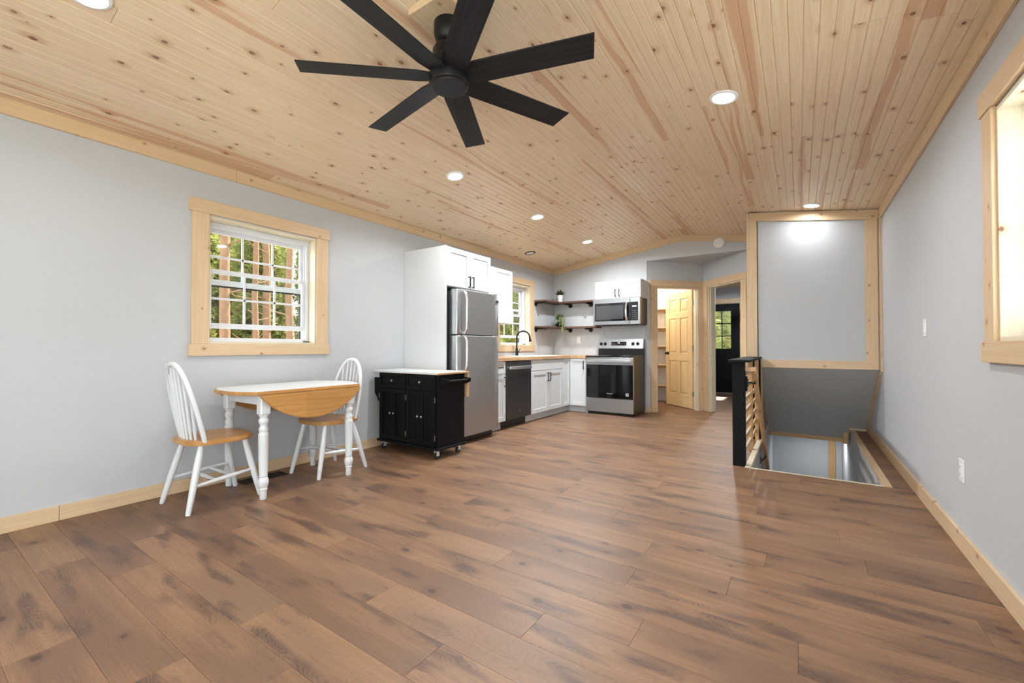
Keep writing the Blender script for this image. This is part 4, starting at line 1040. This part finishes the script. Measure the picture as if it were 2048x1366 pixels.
path = [(fx, fy, 1.03), (fx, fy, 1.17)]
for i in range(13):
    a = math.pi * (1 - i / 12 * 0.93); path.append((fx + 0.105 * 0.9 * (1 + math.cos(a)), fy + 0.105 * 0.35 * (1 + math.cos(a)), 1.205 + 0.095 * math.sin(a)))
obj('spout', MB().tube(path, 0.0125, 12), 'black_metal', fa, smooth=True)
e = Vector(path[-1]); obj('spray_head', MB().tube([e, e + Vector((0.006, 0.002, -0.04)), e + Vector((0.012, 0.004, -0.085)), e + Vector((0.013, 0.004, -0.09))], [0.0135, 0.016, 0.021, 0.018], 14), 'black_metal', fa, smooth=True)
obj('lever', MB().tube([(fx, fy + 0.012, 0.972), (fx, fy + 0.045, 0.972)], 0.014, 12).tube([(fx, fy + 0.038, 0.975), (fx + 0.015, fy + 0.085, 1.03)], [0.006, 0.0045], 8), 'black_metal', fa, smooth=True)

# marble backsplash slabs
m, tt, bb_ = new_mat('veined_marble'); k = NB(tt); tc = k.n('ShaderNodeTexCoord')
nz = k.noise(tc.outputs['Object'], 1.6, 3.0, 0.5)
vn = k.math('ABSOLUTE', k.math('SUBTRACT', k.noise(k.vmath('ADD', tc.outputs['Object'], k.vmath('SCALE', (1, 1, 1), nz)), 2.4, 3.0, 0.55), 0.5))
k.set(bb_, 'Base Color', k.mix(k.math('MULTIPLY', k.ramp(vn, 0.03, 0.0), 0.25), (0.57, 0.575, 0.585, 1), (0.40, 0.40, 0.41, 1))); bb_.inputs['Roughness'].default_value = 0.3
bs = thing('trim_11', 'white veined marble backsplash in the kitchen corner', 'backsplash', (XL, 6.5, 0.92), kind='structure')
obj('marble_slab', MB().box(XL, XL + 0.008, 6.225, YB, 0.9152, 1.83), m, bs); obj('marble_slab', MB().box(XL + 0.008, -2.07, YB - 0.008, YB, 0.9152, 1.83), m, bs)
obj('marble_slab', MB().box(XL, XL + 0.008, 4.172, 6.225, 0.9152, 0.983), m, bs)

# ------------------------------------------------------------------ RANGE
RX0, RX1, RYF = -2.826, -2.066, 6.305
rg = thing('electric_range', 'black glass and stainless steel electric range', 'range', (-2.45, 6.6, 0))
obj('body', MB().box(RX0 + 0.002, RX1 - 0.002, RYF + 0.045, 6.90, 0.025, 0.895), 'black_plastic', rg, 0.003)
obj('base', MB().box(RX0 + 0.02, RX1 - 0.02, RYF + 0.07, 6.88, 0.0, 0.025), 'black_plastic', rg)
obj('cooktop', MB().box(RX0, RX1, RYF + 0.005, 6.80, 0.893, 0.918), 'black_glass', rg, 0.004)
od = obj('oven_door', MB().box(RX0, RX1, RYF, RYF + 0.044, 0.265, 0.888), STEEL, rg, 0.003)
obj('oven_glass', MB().box(RX0 + 0.004, RX1 - 0.004, RYF - 0.004, RYF + 0.002, 0.268, 0.778), 'black_glass', od, 0.001)
obj('handle', MB().box(RX0 + 0.02, RX1 - 0.03, RYF - 0.055, RYF - 0.037, 0.818, 0.862).box(RX0 + 0.022, RX0 + 0.045, RYF - 0.04, RYF, 0.825, 0.856).box(RX1 - 0.056, RX1 - 0.033, RYF - 0.04, RYF, 0.825, 0.856), STEEL_BRIGHT, od, 0.005, label='bright steel bar handle')
tm = text_mesh('Whirlpool', 0.022); tm.materials.append(MATS['sticker'])
obj('logo', tm, 'sticker', od, M=Matrix.Translation(((RX0 + RX1) / 2 + 0.01, RYF - 0.0046, 0.335)) @ Matrix.Rotation(R(90), 4, 'X'), label='small white maker lettering')
st_ = MB(); rect_ring(st_, RX1 - 0.115, RX1 - 0.07, 0, 0.045, 0.007, 0, 0.0008); st_.box(RX1 - 0.108, RX1 - 0.077, 0.012, 0.017, 0, 0.0008).box(RX1 - 0.108, RX1 - 0.077, 0.024, 0.029, 0, 0.0008)
obj('label_sticker', st_, 'sticker', od, M=Matrix.Translation((0, RYF - 0.0042, 0.308)) @ Matrix.Rotation(R(90), 4, 'X'))
obj('storage_drawer', MB().box(RX0, RX1, RYF, RYF + 0.044, 0.045, 0.258), STEEL, rg, 0.003)
obj('backguard_base', MB().box(RX0 + 0.004, RX1 - 0.004, 6.80, 6.905, 0.893, 1.03), 'black_plastic', rg, 0.002)
cp = obj('control_panel', MB().prism([(6.795, 1.028), (6.915, 1.028), (6.915, 1.185), (6.83, 1.185)], RX0 + 0.004, RX1 - 0.004, 'x'), STEEL, rg, 0.003)
def on_panel(z, off=0.0): return 6.795 + (z - 1.028) * (0.035 / 0.157) - off
for x in (-2.775, -2.705, -2.235, -2.155):
    zz = 1.108; yy = on_panel(zz)
    obj('knob', MB().tube([(x, yy + 0.004, zz), (x, yy - 0.006, zz - 0.001), (x, yy - 0.007, zz - 0.001), (x, yy - 0.028, zz - 0.006), (x, yy - 0.032, zz - 0.007)], [0.026, 0.026, 0.021, 0.019, 0.015], 18), 'black_plastic', cp, smooth=True)
Mp = Matrix.Translation((0, on_panel(1.108, 0.001), 1.108)) @ Matrix.Rotation(-math.atan(0.035 / 0.157), 4, 'X')
disp = obj('display', MB(Mp).box(-2.60, -2.345, -0.003, 0.004, -0.031, 0.031), 'black_glass', cp)
obj('display_digits', MB(Mp).box(-2.488, -2.452, -0.004, -0.002, 0.008, 0.018), 'display_lit', disp)
for i in range(6):
    for j in range(2): obj('touch_key', MB(Mp).box(-2.592 + i * 0.041, -2.575 + i * 0.041, -0.0036, -0.002, -0.022 + j * 0.018, -0.018 + j * 0.018), 'pewter', disp)
ring = [(0.088, 0.0), (0.090, 0.0006), (0.092, 0.0)]
for (x, y, s) in ((-2.63, 6.45, 1.2), (-2.26, 6.45, 0.9), (-2.63, 6.68, 0.9), (-2.26, 6.68, 1.1)):
    obj('burner_ring', MB().lathe([(0.084 * s, 0.9175), (0.084 * s, 0.9186), (0.087 * s, 0.9186), (0.087 * s, 0.9175)], (x, y, 0), 28), 'pewter', rg)

# ------------------------------------------------------------------ MICROWAVE and cabinet above
MX0, MX1, MYF, MZ0, MZ1 = -2.806, -2.032, 6.545, 1.398, 1.830
mw = thing('microwave', 'stainless over the range microwave with a dark window', 'microwave', (-2.42, 6.74, MZ0))
obj('body', MB().box(MX0 + 0.004, MX1 - 0.004, MYF + 0.04, 6.921, MZ0 + 0.012, MZ1), 'black_plastic', mw, 0.002)
obj('bottom_vent', MB().box(MX0 + 0.02, MX1 - 0.02, MYF + 0.03, 6.88, MZ0, MZ0 + 0.014), 'black_plastic', mw)
cpx = -2.192
md = obj('door', MB().box(MX0, cpx - 0.001, MYF, MYF + 0.042, MZ0 + 0.012, MZ1 - 0.001), STEEL, mw, 0.004)
obj('door_window', MB().box(MX0 + 0.028, cpx - 0.004, MYF - 0.003, MYF + 0.002, 1.468, 1.757), 'black_glass', md, 0.001)
obj('window_screen', MB().box(MX0 + 0.05, cpx - 0.11, MYF - 0.0042, MYF - 0.003, 1.495, 1.715), 'window_mesh_glass', md)
hp = []
for i in range(13):
    u = i / 12; hp.append((cpx - 0.048, MYF - 0.012 - 0.042 * math.sin(math.pi * u) ** 0.7, 1.478 + 0.27 * u))
obj('handle', MB().tube(hp, 0.016, 10), STEEL_BRIGHT, md, smooth=True)
pnl = obj('control_panel', MB().box(cpx + 0.001, MX1, MYF, MYF + 0.042, MZ0 + 0.012, MZ1 - 0.001), STEEL, mw, 0.004)
obj('keypad', MB().box(cpx + 0.004, MX1 - 0.035, MYF - 0.003, MYF + 0.002, 1.468, 1.757), 'black_glass', pnl)
obj('display', MB().box(cpx + 0.035, MX1 - 0.055, MYF - 0.0042, MYF - 0.003, 1.678, 1.702), 'display_dim', pnl)
for i in range(3):
    for j in range(5): obj('touch_key', MB().box(cpx + 0.03 + i * 0.03, cpx + 0.048 + i * 0.03, MYF - 0.0038, MYF - 0.003, 1.50 + j * 0.03, 1.504 + j * 0.03), 'pewter', pnl)
mc = thing('microwave_cabinet', 'white two door cabinet above the microwave', 'cabinet', (-2.41, 6.76, MZ1))
obj('cabinet_body', MB().box(-2.785, -2.034, 6.60, YB, MZ1 + 0.002, 2.118), 'white_cabinet', mc, 0.001)
for i in range(2):
    d, M = front('door', mc, (-2.785 + i * 0.3755, 6.60, MZ1 + 0.004), UX, NY, 0.3755, 0.282, rail=0.052); pull(d, M, 0.344 if i == 0 else 0.032, 0.085, 0.12)

# ------------------------------------------------------------------ CORNER SHELVES on pipe brackets
for z, lab, xe in ((1.822, 'upper', -2.822), (1.382, 'lower', -2.815)):
    sh = thing('corner_shelf', lab + ' dark rustic wood corner shelf beside the sink window', 'shelf', (-3.5, 6.7, z), group='corner shelves')
    D = 0.235
    a = MB().prism([(XL + 0.008, 6.215), (XL + D, 6.215), (XL + D, YB - D), (XL + 0.008, YB - 0.008)], -0.0, 0.028).mesh('shelf_board', 0.002)
    def to_local(mb_me, M):
        mb_me.transform(M.inverted()); return mb_me
    Ma = Matrix.Translation((XL, 6.5, z))
    a.transform(Matrix.Translation((-XL, -6.5, 0))); obj('shelf_board', a, WALNUT, sh, M=Ma)
    b_ = MB().prism([(XL + 0.008, YB - 0.008), (XL + D, YB - D), (xe, YB - D), (xe, YB - 0.008)], 0.0, 0.028).mesh('shelf_board', 0.002)
    Mb = frame((-3.2, YB, z), (1, 0, 0), (0, -1, 0)); b_.transform(Matrix.Translation((0, 0, z))); b_.transform(Mb.inverted()); obj('shelf_board', b_, WALNUT, sh, M=Mb)
    zp = z - 0.016
    def bracket(p, d):
        p = Vector(p); d = Vector(d)
        br = obj('pipe_bracket', MB().tube([p + d * 0.01, p + d * 0.205], 0.0125, 12), 'black_metal', sh, smooth=True)
        obj('flange', MB().tube([p + Vector((0, 0, -0.016)), p + Vector((0, 0, -0.016)) + d * 0.012], 0.038, 22), 'black_metal', br, smooth=True)
        obj('end_cap', MB().tube([p + d * 0.195, p + d * 0.205, p + d * 0.225, p + d * 0.23], [0.0125, 0.0195, 0.0195, 0.014], 12), 'black_metal', br, smooth=True)
    bracket((XL + 0.008, 6.255, zp), (1, 0, 0))
    bracket((-3.40, YB - 0.008, zp), (0, -1, 0)); bracket((-3.01, YB - 0.008, zp), (0, -1, 0))

# plants
def blade_leaf(mb, p, d, L, W, droop, n=5):
    p = Vector(p); d = Vector(d).normalized(); side = d.cross(Vector((0, 0, 1)))
    if side.length < 1e-3: side = Vector((1, 0, 0))
    side.normalize(); vs = []
    for i in range(n):
        u = i / (n - 1); ww = W * (0.35 + 1.3 * u * (1 - u) * 1.6) * (1 - u * 0.9)
        q = p + d * L * u + Vector((0, 0, -droop * L * u * u)); vs += [q - side * ww / 2, q + side * ww / 2]
    mb.add(vs, [(2 * i, 2 * i + 1, 2 * i + 3, 2 * i + 2) for i in range(n - 1)])
rp = random.Random(3)
PX, PY, PZ = -3.52, 6.745, 1.850
pl = thing('potted_succulent', 'small succulent in a white pot on the upper corner shelf', 'potted plant', (PX, PY, PZ))
obj('pot', MB().lathe([(0.042, 0), (0.054, 0.11), (0.057, 0.112), (0.057, 0.12), (0.049, 0.12), (0.047, 0.105)], (PX, PY, PZ), 24), 'white_plastic', pl, smooth=True)
obj('soil', MB().lathe([(0.046, 0.10), (0.046, 0.108)], (PX, PY, PZ), 20), 'soil', pl)
mb = MB()
for i in range(170):
    a = rp.uniform(0, 6.28); el = rp.uniform(0.25, 1.4); r0 = rp.uniform(0, 0.035)
    blade_leaf(mb, (PX + r0 * math.cos(a), PY + r0 * math.sin(a), PZ + 0.119), (math.cos(a) * math.cos(el), math.sin(a) * math.cos(el), math.sin(el)), rp.uniform(0.06, 0.13), 0.026, rp.uniform(0, 0.35))
obj('foliage', mb, 'succulent', pl)
PX, PY, PZ = -3.535, 6.755, 1.410
pl = thing('potted_trailing_plant', 'trailing plant in a round glass bowl on the lower corner shelf', 'potted plant', (PX, PY, PZ))
obj('glass_bowl', MB().lathe([(0.05, 0), (0.085, 0.03), (0.10, 0.08), (0.095, 0.13), (0.07, 0.165), (0.066, 0.165), (0.09, 0.13), (0.096, 0.08), (0.08, 0.033), (0.04, 0.006)], (PX, PY, PZ), 24), 'bowl_glass', pl, smooth=True)
obj('soil', MB().lathe([(0.045, 0.008), (0.08, 0.035), (0.088, 0.055)], (PX, PY, PZ), 20), 'soil', pl)
mb = MB()
for i in range(280):      # leaves out of the mouth of the bowl
    a = rp.uniform(0, 6.28); el = rp.uniform(0.75, 1.45); r0 = rp.uniform(0, 0.03)
    blade_leaf(mb, (PX + r0 * math.cos(a), PY + r0 * math.sin(a), PZ + 0.125), (math.cos(a) * math.cos(el), math.sin(a) * math.cos(el), math.sin(el)), rp.uniform(0.10, 0.178), 0.032, rp.uniform(0.2, 0.9))
for i in range(200):       # short leaves inside the bowl
    a = rp.uniform(0, 6.28); el = rp.uniform(0.2, 1.3); r0 = rp.uniform(0, 0.025)
    blade_leaf(mb, (PX + r0 * math.cos(a), PY + r0 * math.sin(a), PZ + 0.055), (math.cos(a) * math.cos(el), math.sin(a) * math.cos(el), math.sin(el)), rp.uniform(0.04, 0.064), 0.03, 0.1)
obj('foliage', mb, 'spider_leaf', pl)
mb = MB(); sm_ = MB()
for q in range(6):
    j1, j2 = rp.uniform(-0.025, 0.06), rp.uniform(-0.02, 0.02); dn = rp.uniform(0.06, 0.14)
    vine = [Vector(p) for p in ((PX + 0.015, PY - 0.02, PZ + 0.13), (PX + 0.035, PY - 0.05, PZ + 0.178), (PX + 0.08 + j1, PY - 0.105 + j2, PZ + 0.155), (PX + 0.10 + j1, PY - 0.135 + j2, PZ + 0.06), (PX + 0.11 + j1, PY - 0.145 + j2, PZ - dn))]
    sm_.tube(vine, [0.003, 0.003, 0.0025, 0.002, 0.0012], 5)
    for i in range(17):
        f = rp.uniform(1.2, 3.98); k_ = int(f); base = vine[k_].lerp(vine[k_ + 1], f - k_); a = rp.uniform(-1.5, -0.1)
        blade_leaf(mb, base, (math.cos(a), math.sin(a), rp.uniform(-0.5, 0.5)), rp.uniform(0.05, 0.10), 0.026, rp.uniform(0.2, 0.9))
obj('trailing_leaves', mb, 'pale_leaf', pl); obj('trailing_stems', sm_, 'pale_leaf', pl, smooth=True)

# ------------------------------------------------------------------ STAIR RAILING
sr = thing('stair_railing', 'black post railing with wood slats along the stair opening', 'railing', (-0.45, 4.9, 0))
obj('newel_post', MB().box(-0.502, -0.404, 4.262, 4.355, 0, 0.918), 'black_paint', sr, 0.002)
obj('newel_post', MB().box(-0.487, -0.375, 5.60, 5.688, 0, 0.918), 'black_paint', sr, 0.002)
obj('cap_rail', MB().box(-0.532, -0.362, 4.215, 5.695, 0.918, 0.940), 'black_paint', sr, 0.003)
for yy, bx0 in ((4.98, -0.440), (5.53, -0.425)): bbox_board('baluster', bx0, bx0 + 0.038, yy, yy + 0.038, 0, 0.917, PINE_RAIL, sr)
for i in range(7): bbox_board('slat', -0.431, -0.411, 4.355, 5.60, 0.095 + i * 0.1155, 0.133 + i * 0.1155, PINE_TRIM, sr)
hr = thing('handrail', 'wooden stair handrail on black brackets beside the black newel', 'handrail', (-0.33, 4.4, 0.8))
hs = Vector((0, 1, -0.725)).normalized()
p0 = Vector((-0.335, 4.33, 0.845)); p1 = Vector((-0.335, 7.1, 0.845 - 2.77 * 0.725))
board('rail', (p0 + p1) / 2, hs, (1, 0, 0), (p1 - p0).length, 0.036, 0.058, PINE_RAIL, hr, 0.008)
bbox_board('rail_return', -0.405, -0.317, 4.29, 4.335, 0.835, 0.875, PINE_RAIL, hr, 0.004)
for wy, yy, wx in ((4.318, 4.43, -0.388), (5.66, 5.72, OX0 + 0.012)):      # from a plate at wy to the underside of the rail at yy
    zz = 0.845 - (yy - 4.33) * 0.725 - 0.032; zp = zz - 0.005 if wy < 5 else zz - 0.05
    b_ = obj('bracket', MB().tube([(wx, wy, zp), (wx + 0.02, wy + 0.01, zp), (-0.338, yy - 0.015, zz - 0.02), (-0.335, yy, zz + 0.004)], 0.007, 10), 'black_metal', hr, smooth=True)
    obj('bracket_plate', MB().box(wx - 0.001, wx + 0.007, wy - 0.018, wy + 0.018, zp - 0.035, zp + 0.035), 'black_metal', b_, 0.001)
obj('bracket_mount', MB().box(-0.405, -0.388, 4.278, 4.350, 0.66, 0.79), 'black_paint', hr, 0.002)

# ------------------------------------------------------------------ small wall fittings
sm = thing('smoke_detector', 'round white smoke detector on the kitchen end wall', 'smoke detector', (-0.98, YB - 0.02, 2.585))
Ms = Matrix.Translation((-0.975, YB - 0.02, 2.588)) @ Matrix.Rotation(R(90), 4, 'X')
obj('mount', MB(Ms).lathe([(0.076, -0.02), (0.076, 0.012)], n=32), 'white_plastic', sm, smooth=True)
obj('cover', MB(Ms).lathe([(0.074, 0.012), (0.073, 0.026), (0.064, 0.036), (0.02, 0.04)], n=32), 'white_plastic', sm, smooth=True)
obj('test_button', MB(Ms).lathe([(0.012, 0.039), (0.012, 0.043), (0.008, 0.044)], (0.0, 0.0, 0), 16), 'white_plastic', sm, smooth=True)
for a in range(0, 360, 60): obj('vent_slot', MB(Ms).box(0.046 * math.cos(R(a)) - 0.007, 0.046 * math.cos(R(a)) + 0.007, 0.046 * math.sin(R(a)) - 0.003, 0.046 * math.sin(R(a)) + 0.003, 0.034, 0.0385), 'caster_grey', sm)
def plate(name, label, cat, y, z, kind):
    t = thing(name, label, cat, (XR, y, z))
    obj('cover_plate', MB().box(XR - 0.006, XR, y - 0.037, y + 0.037, z - 0.0585, z + 0.0585), 'white_plastic', t, 0.002)
    f = obj('rocker' if kind == 's' else 'receptacle', MB().box(XR - 0.010, XR - 0.005, y - 0.0165, y + 0.0165, z - 0.0335, z + 0.0335), 'white_plastic', t, 0.0015)
    if kind == 's': obj('dimmer_slide', MB().box(XR - 0.012, XR - 0.0095, y + 0.006, y + 0.012, z - 0.025, z + 0.02), 'sticker', f)
    else:
        for dz in (-0.018, 0.018):
            for dy in (-0.006, 0.006): obj('slot', MB().box(XR - 0.0104, XR - 0.0095, y + dy - 0.0012, y + dy + 0.0012, z + dz - 0.004, z + dz + 0.004), 'rubber', f)
plate('light_switch', 'white rocker light switch on the right wall', 'switch', 3.90, 1.18, 's')
plate('wall_outlet', 'white power outlet low on the right wall', 'outlet', 3.15, 0.41, 'o')
t = thing('wall_outlet', 'white power outlet on the marble backsplash under the lower shelf', 'outlet', (-3.24, YB - 0.01, 1.18))
obj('cover_plate', MB().box(-3.277, -3.203, YB - 0.013, YB - 0.008, 1.12, 1.237), 'white_plastic', t, 0.002)
obj('receptacle', MB().box(-3.257, -3.223, YB - 0.0165, YB - 0.0125, 1.145, 1.212), 'white_plastic', t, 0.001)

# ------------------------------------------------------------------ OUTSIDE
GZ = -0.7
o = obj('ground_outside', MB().box(-90, XL - WT, -60, 100, GZ - 0.3, GZ).box(XR + WT, 60, -60, 100, GZ - 0.3, GZ).box(XL - WT, XR + WT, -60, YF - WT, GZ - 0.3, GZ).box(XL - WT, XR + WT, 11.0, 100, GZ - 0.3, GZ), 'forest_ground'); tag(o, 'forest ground outside the windows', 'ground', kind='structure')
o = obj('floor_bounce_slab', MB().box(-9.0, 10.0, -13, YF - WT - 0.01, -0.8, -0.08).box(XR + WT + 0.01, 10.0, YF - WT - 0.01, 9.0, -0.8, -0.08), 'bounce_slab'); tag(o, 'added pale patio slab bouncing daylight up into the room', 'patio', kind='structure')  # reflector: added slab that bounces daylight through the glazing
rt = random.Random(11)
def tuft(mb, p, d, s, rnd):
    p = Vector(p)
    for q in range(6):
        dd = (Vector(d) + Vector((rnd.uniform(-1, 1), rnd.uniform(-1, 1), rnd.uniform(-0.7, 0.9)))).normalized()
        sd = dd.cross(Vector((rnd.uniform(-1, 1), rnd.uniform(-1, 1), rnd.uniform(-1, 1)))).normalized() * s * 0.10
        mb.add([p - sd, p + sd, p + dd * s], [(0, 1, 2)])
def crown_mesh(seed, h0, h1, spread, nb, nt, size, taper=0.7):
    rnd = random.Random(seed); mb = MB(); br = MB()
    for i in range(nb):
        u = rnd.random(); z = h0 + (h1 - h0) * u; a = rnd.uniform(0, 6.28); L = spread * (1 - u * taper) * rnd.uniform(0.5, 1.05)
        p0 = Vector((0, 0, z)); p1 = Vector((L * math.cos(a), L * math.sin(a), z + rnd.uniform(-0.15, 0.3) * L))
        br.tube([p0, p1], [0.020, 0.005], 4, False)
        for j in range(nt):
            f = 0.3 + 0.72 * rnd.random(); q = p0.lerp(p1, f) + Vector((rnd.uniform(-.2, .2), rnd.uniform(-.2, .2), rnd.uniform(-.2, .25)))
            tuft(mb, q, p1 - p0, size * rnd.uniform(0.7, 1.3), rnd)
    return mb.mesh('foliage'), br.mesh('branches')
crowns = [crown_mesh(1, 5.0, 11, 0.75, 50, 30, 0.17), crown_mesh(2, 4.6, 10.5, 0.75, 50, 30, 0.17)]
young = [crown_mesh(3, 0.5, 6.6, 0.86, 150, 44, 0.18, 0.25), crown_mesh(4, 0.3, 6.2, 0.86, 150, 44, 0.18, 0.25)]
for c, mt in ((crowns, 'needles'), (young, 'bush_leaves')):
    for a, b_ in c: a.materials.append(MATS[mt]); b_.materials.append(MATS['dead_wood'])
trunks = []
for s in range(3):
    rnd = random.Random(40 + s); pa = []; x = y = 0
    for i in range(12):
        pa.append((x, y, i * 1.0)); x += rnd.uniform(-0.04, 0.04); y += rnd.uniform(-0.04, 0.04)
    mb = MB().tube(pa, [0.088 * (1 - i / 18) for i in range(12)], 12)
    for q in range(12):
        z = rnd.uniform(1.2, 5.0); a = rnd.uniform(0, 6.28); L = rnd.uniform(0.6, 1.05)
        mb.tube([(0, 0, z), (L * 0.5 * math.cos(a), L * 0.5 * math.sin(a), z + 0.1), (L * math.cos(a + 0.2), L * math.sin(a + 0.2), z + rnd.uniform(-0.1, 0.6))], [0.020, 0.012, 0.004], 5, False)
    me = mb.mesh('trunk', smooth=True, angle=60); me.materials.append(MATS['bark']); trunks.append(me)
placed = []
def tree(x, y, kind, label, sc=1.0, group=None, tk=None, tall=1.0):
    placed.append((x, y))
    t = thing('pine_tree' if kind == 'p' else 'young_tree', label, 'tree', (x, y, GZ), 0, group)
    M = Matrix.Translation((x, y, GZ)) @ Matrix.Rotation(rt.uniform(0, 6.28), 4, 'Z') @ Matrix.Diagonal((sc, sc, sc * tall, 1))
    t.matrix_basis = M; PW[t] = M
    c = rt.choice(crowns if kind == 'p' else young)
    if kind == 'p': obj('trunk', trunks[tk] if tk is not None else rt.choice(trunks), 'bark', t, world=False)
    else: obj('trunk', MB().tube([(0, 0, 0), (0, 0, 4)], [0.05, 0.015], 8), 'bark', t, world=False)
    obj('branches', c[1], 'dead_wood', t, world=False); obj('foliage', c[0], 'needles', t, world=False, kind='stuff')
# four trunks in the dining window
for x, y, s, lab in ((-7.6, 3.09, 0.95, 'straight orange pine trunk behind the first column of dining window panes'), (-12.0, 5.59, 1.02, 'thin pale pine trunk behind the middle of the dining window'), (-14.6, 7.21, 1.50, 'thicker orange pine just behind the thin pale trunk'), (-9.6, 5.18, 1.00, 'dark pine trunk outside the dining window nearest the refrigerator')):
    tree(x, y, 'p', lab, s)

def plant(n, npine, x0, x1, y0, y1, d, group, ly, lp, keep=lambda x, y: True, first=lambda x, y: 0):
    """n trees on a loose staggered grid with d metres between them; every group keeps clear of the trees already standing"""
    spots = []
    for r_ in range(int((x1 - x0) / (d * 0.866)) + 1):
        for c_ in range(int((y1 - y0) / d) + 1):
            x = x1 - r_ * d * 0.866 + rt.uniform(-0.08, 0.08); y = y0 + (c_ + 0.5 * (r_ % 2)) * d + rt.uniform(-0.08, 0.08)
            if keep(x, y): spots.append((first(x, y), rt.random(), x, y))
    spots.sort(); k_ = 0
    for f, q, x, y in spots:
        if k_ == n: break
        if any((x - a) ** 2 + (y - b) ** 2 < (d * 0.9) ** 2 for a, b in placed): continue
        kind = 'p' if k_ >= n - npine else 'y'
        tree(x, y, kind, lp if kind == 'p' else ly, rt.uniform(0.90, 1.06), group, tall=1 + 0.03 * max(0.0, math.hypot(x, y) - 15)); k_ += 1
    assert k_ == n, (group, k_)
slope = lambda x, y: y / -x
def clear_view(x, y):      # nothing stands in front of the two farther trunks
    return not any(x > tx and abs(y - x * ty / tx) < 1.35 for tx, ty in placed[1:3])
plant(52, 8, -31, -11.8, 0, 21, 2.45, 'woods beyond the dining window', 'leafy young tree in the woods beyond the dining window', 'tall pine in the woods beyond the dining window',
      keep=clear_view, first=lambda x, y: 0 if 0.32 < slope(x, y) < 0.66 else 1)
plant(21, 4, -21, -8.0, 12, 34, 2.45, 'woods beyond the sink window', 'leafy young tree in the woods beyond the sink window', 'tall pine in the woods beyond the sink window',
      first=lambda x, y: 0 if 1.25 < slope(x, y) < 1.75 else 1)
plant(16, 5, -7.0, 1.5, 14.5, 28, 2.45, 'woods behind the bedroom', 'leafy young tree behind the black bedroom door', 'tall pine behind the black bedroom door', first=lambda x, y: 0 if -0.24 < x / y < -0.06 else 1)
plant(5, 0, 12, 17, 0, 12, 2.6, 'woods beyond the right wall', 'leafy young tree in the woods beyond the right wall', 'tall pine in the woods beyond the right wall')
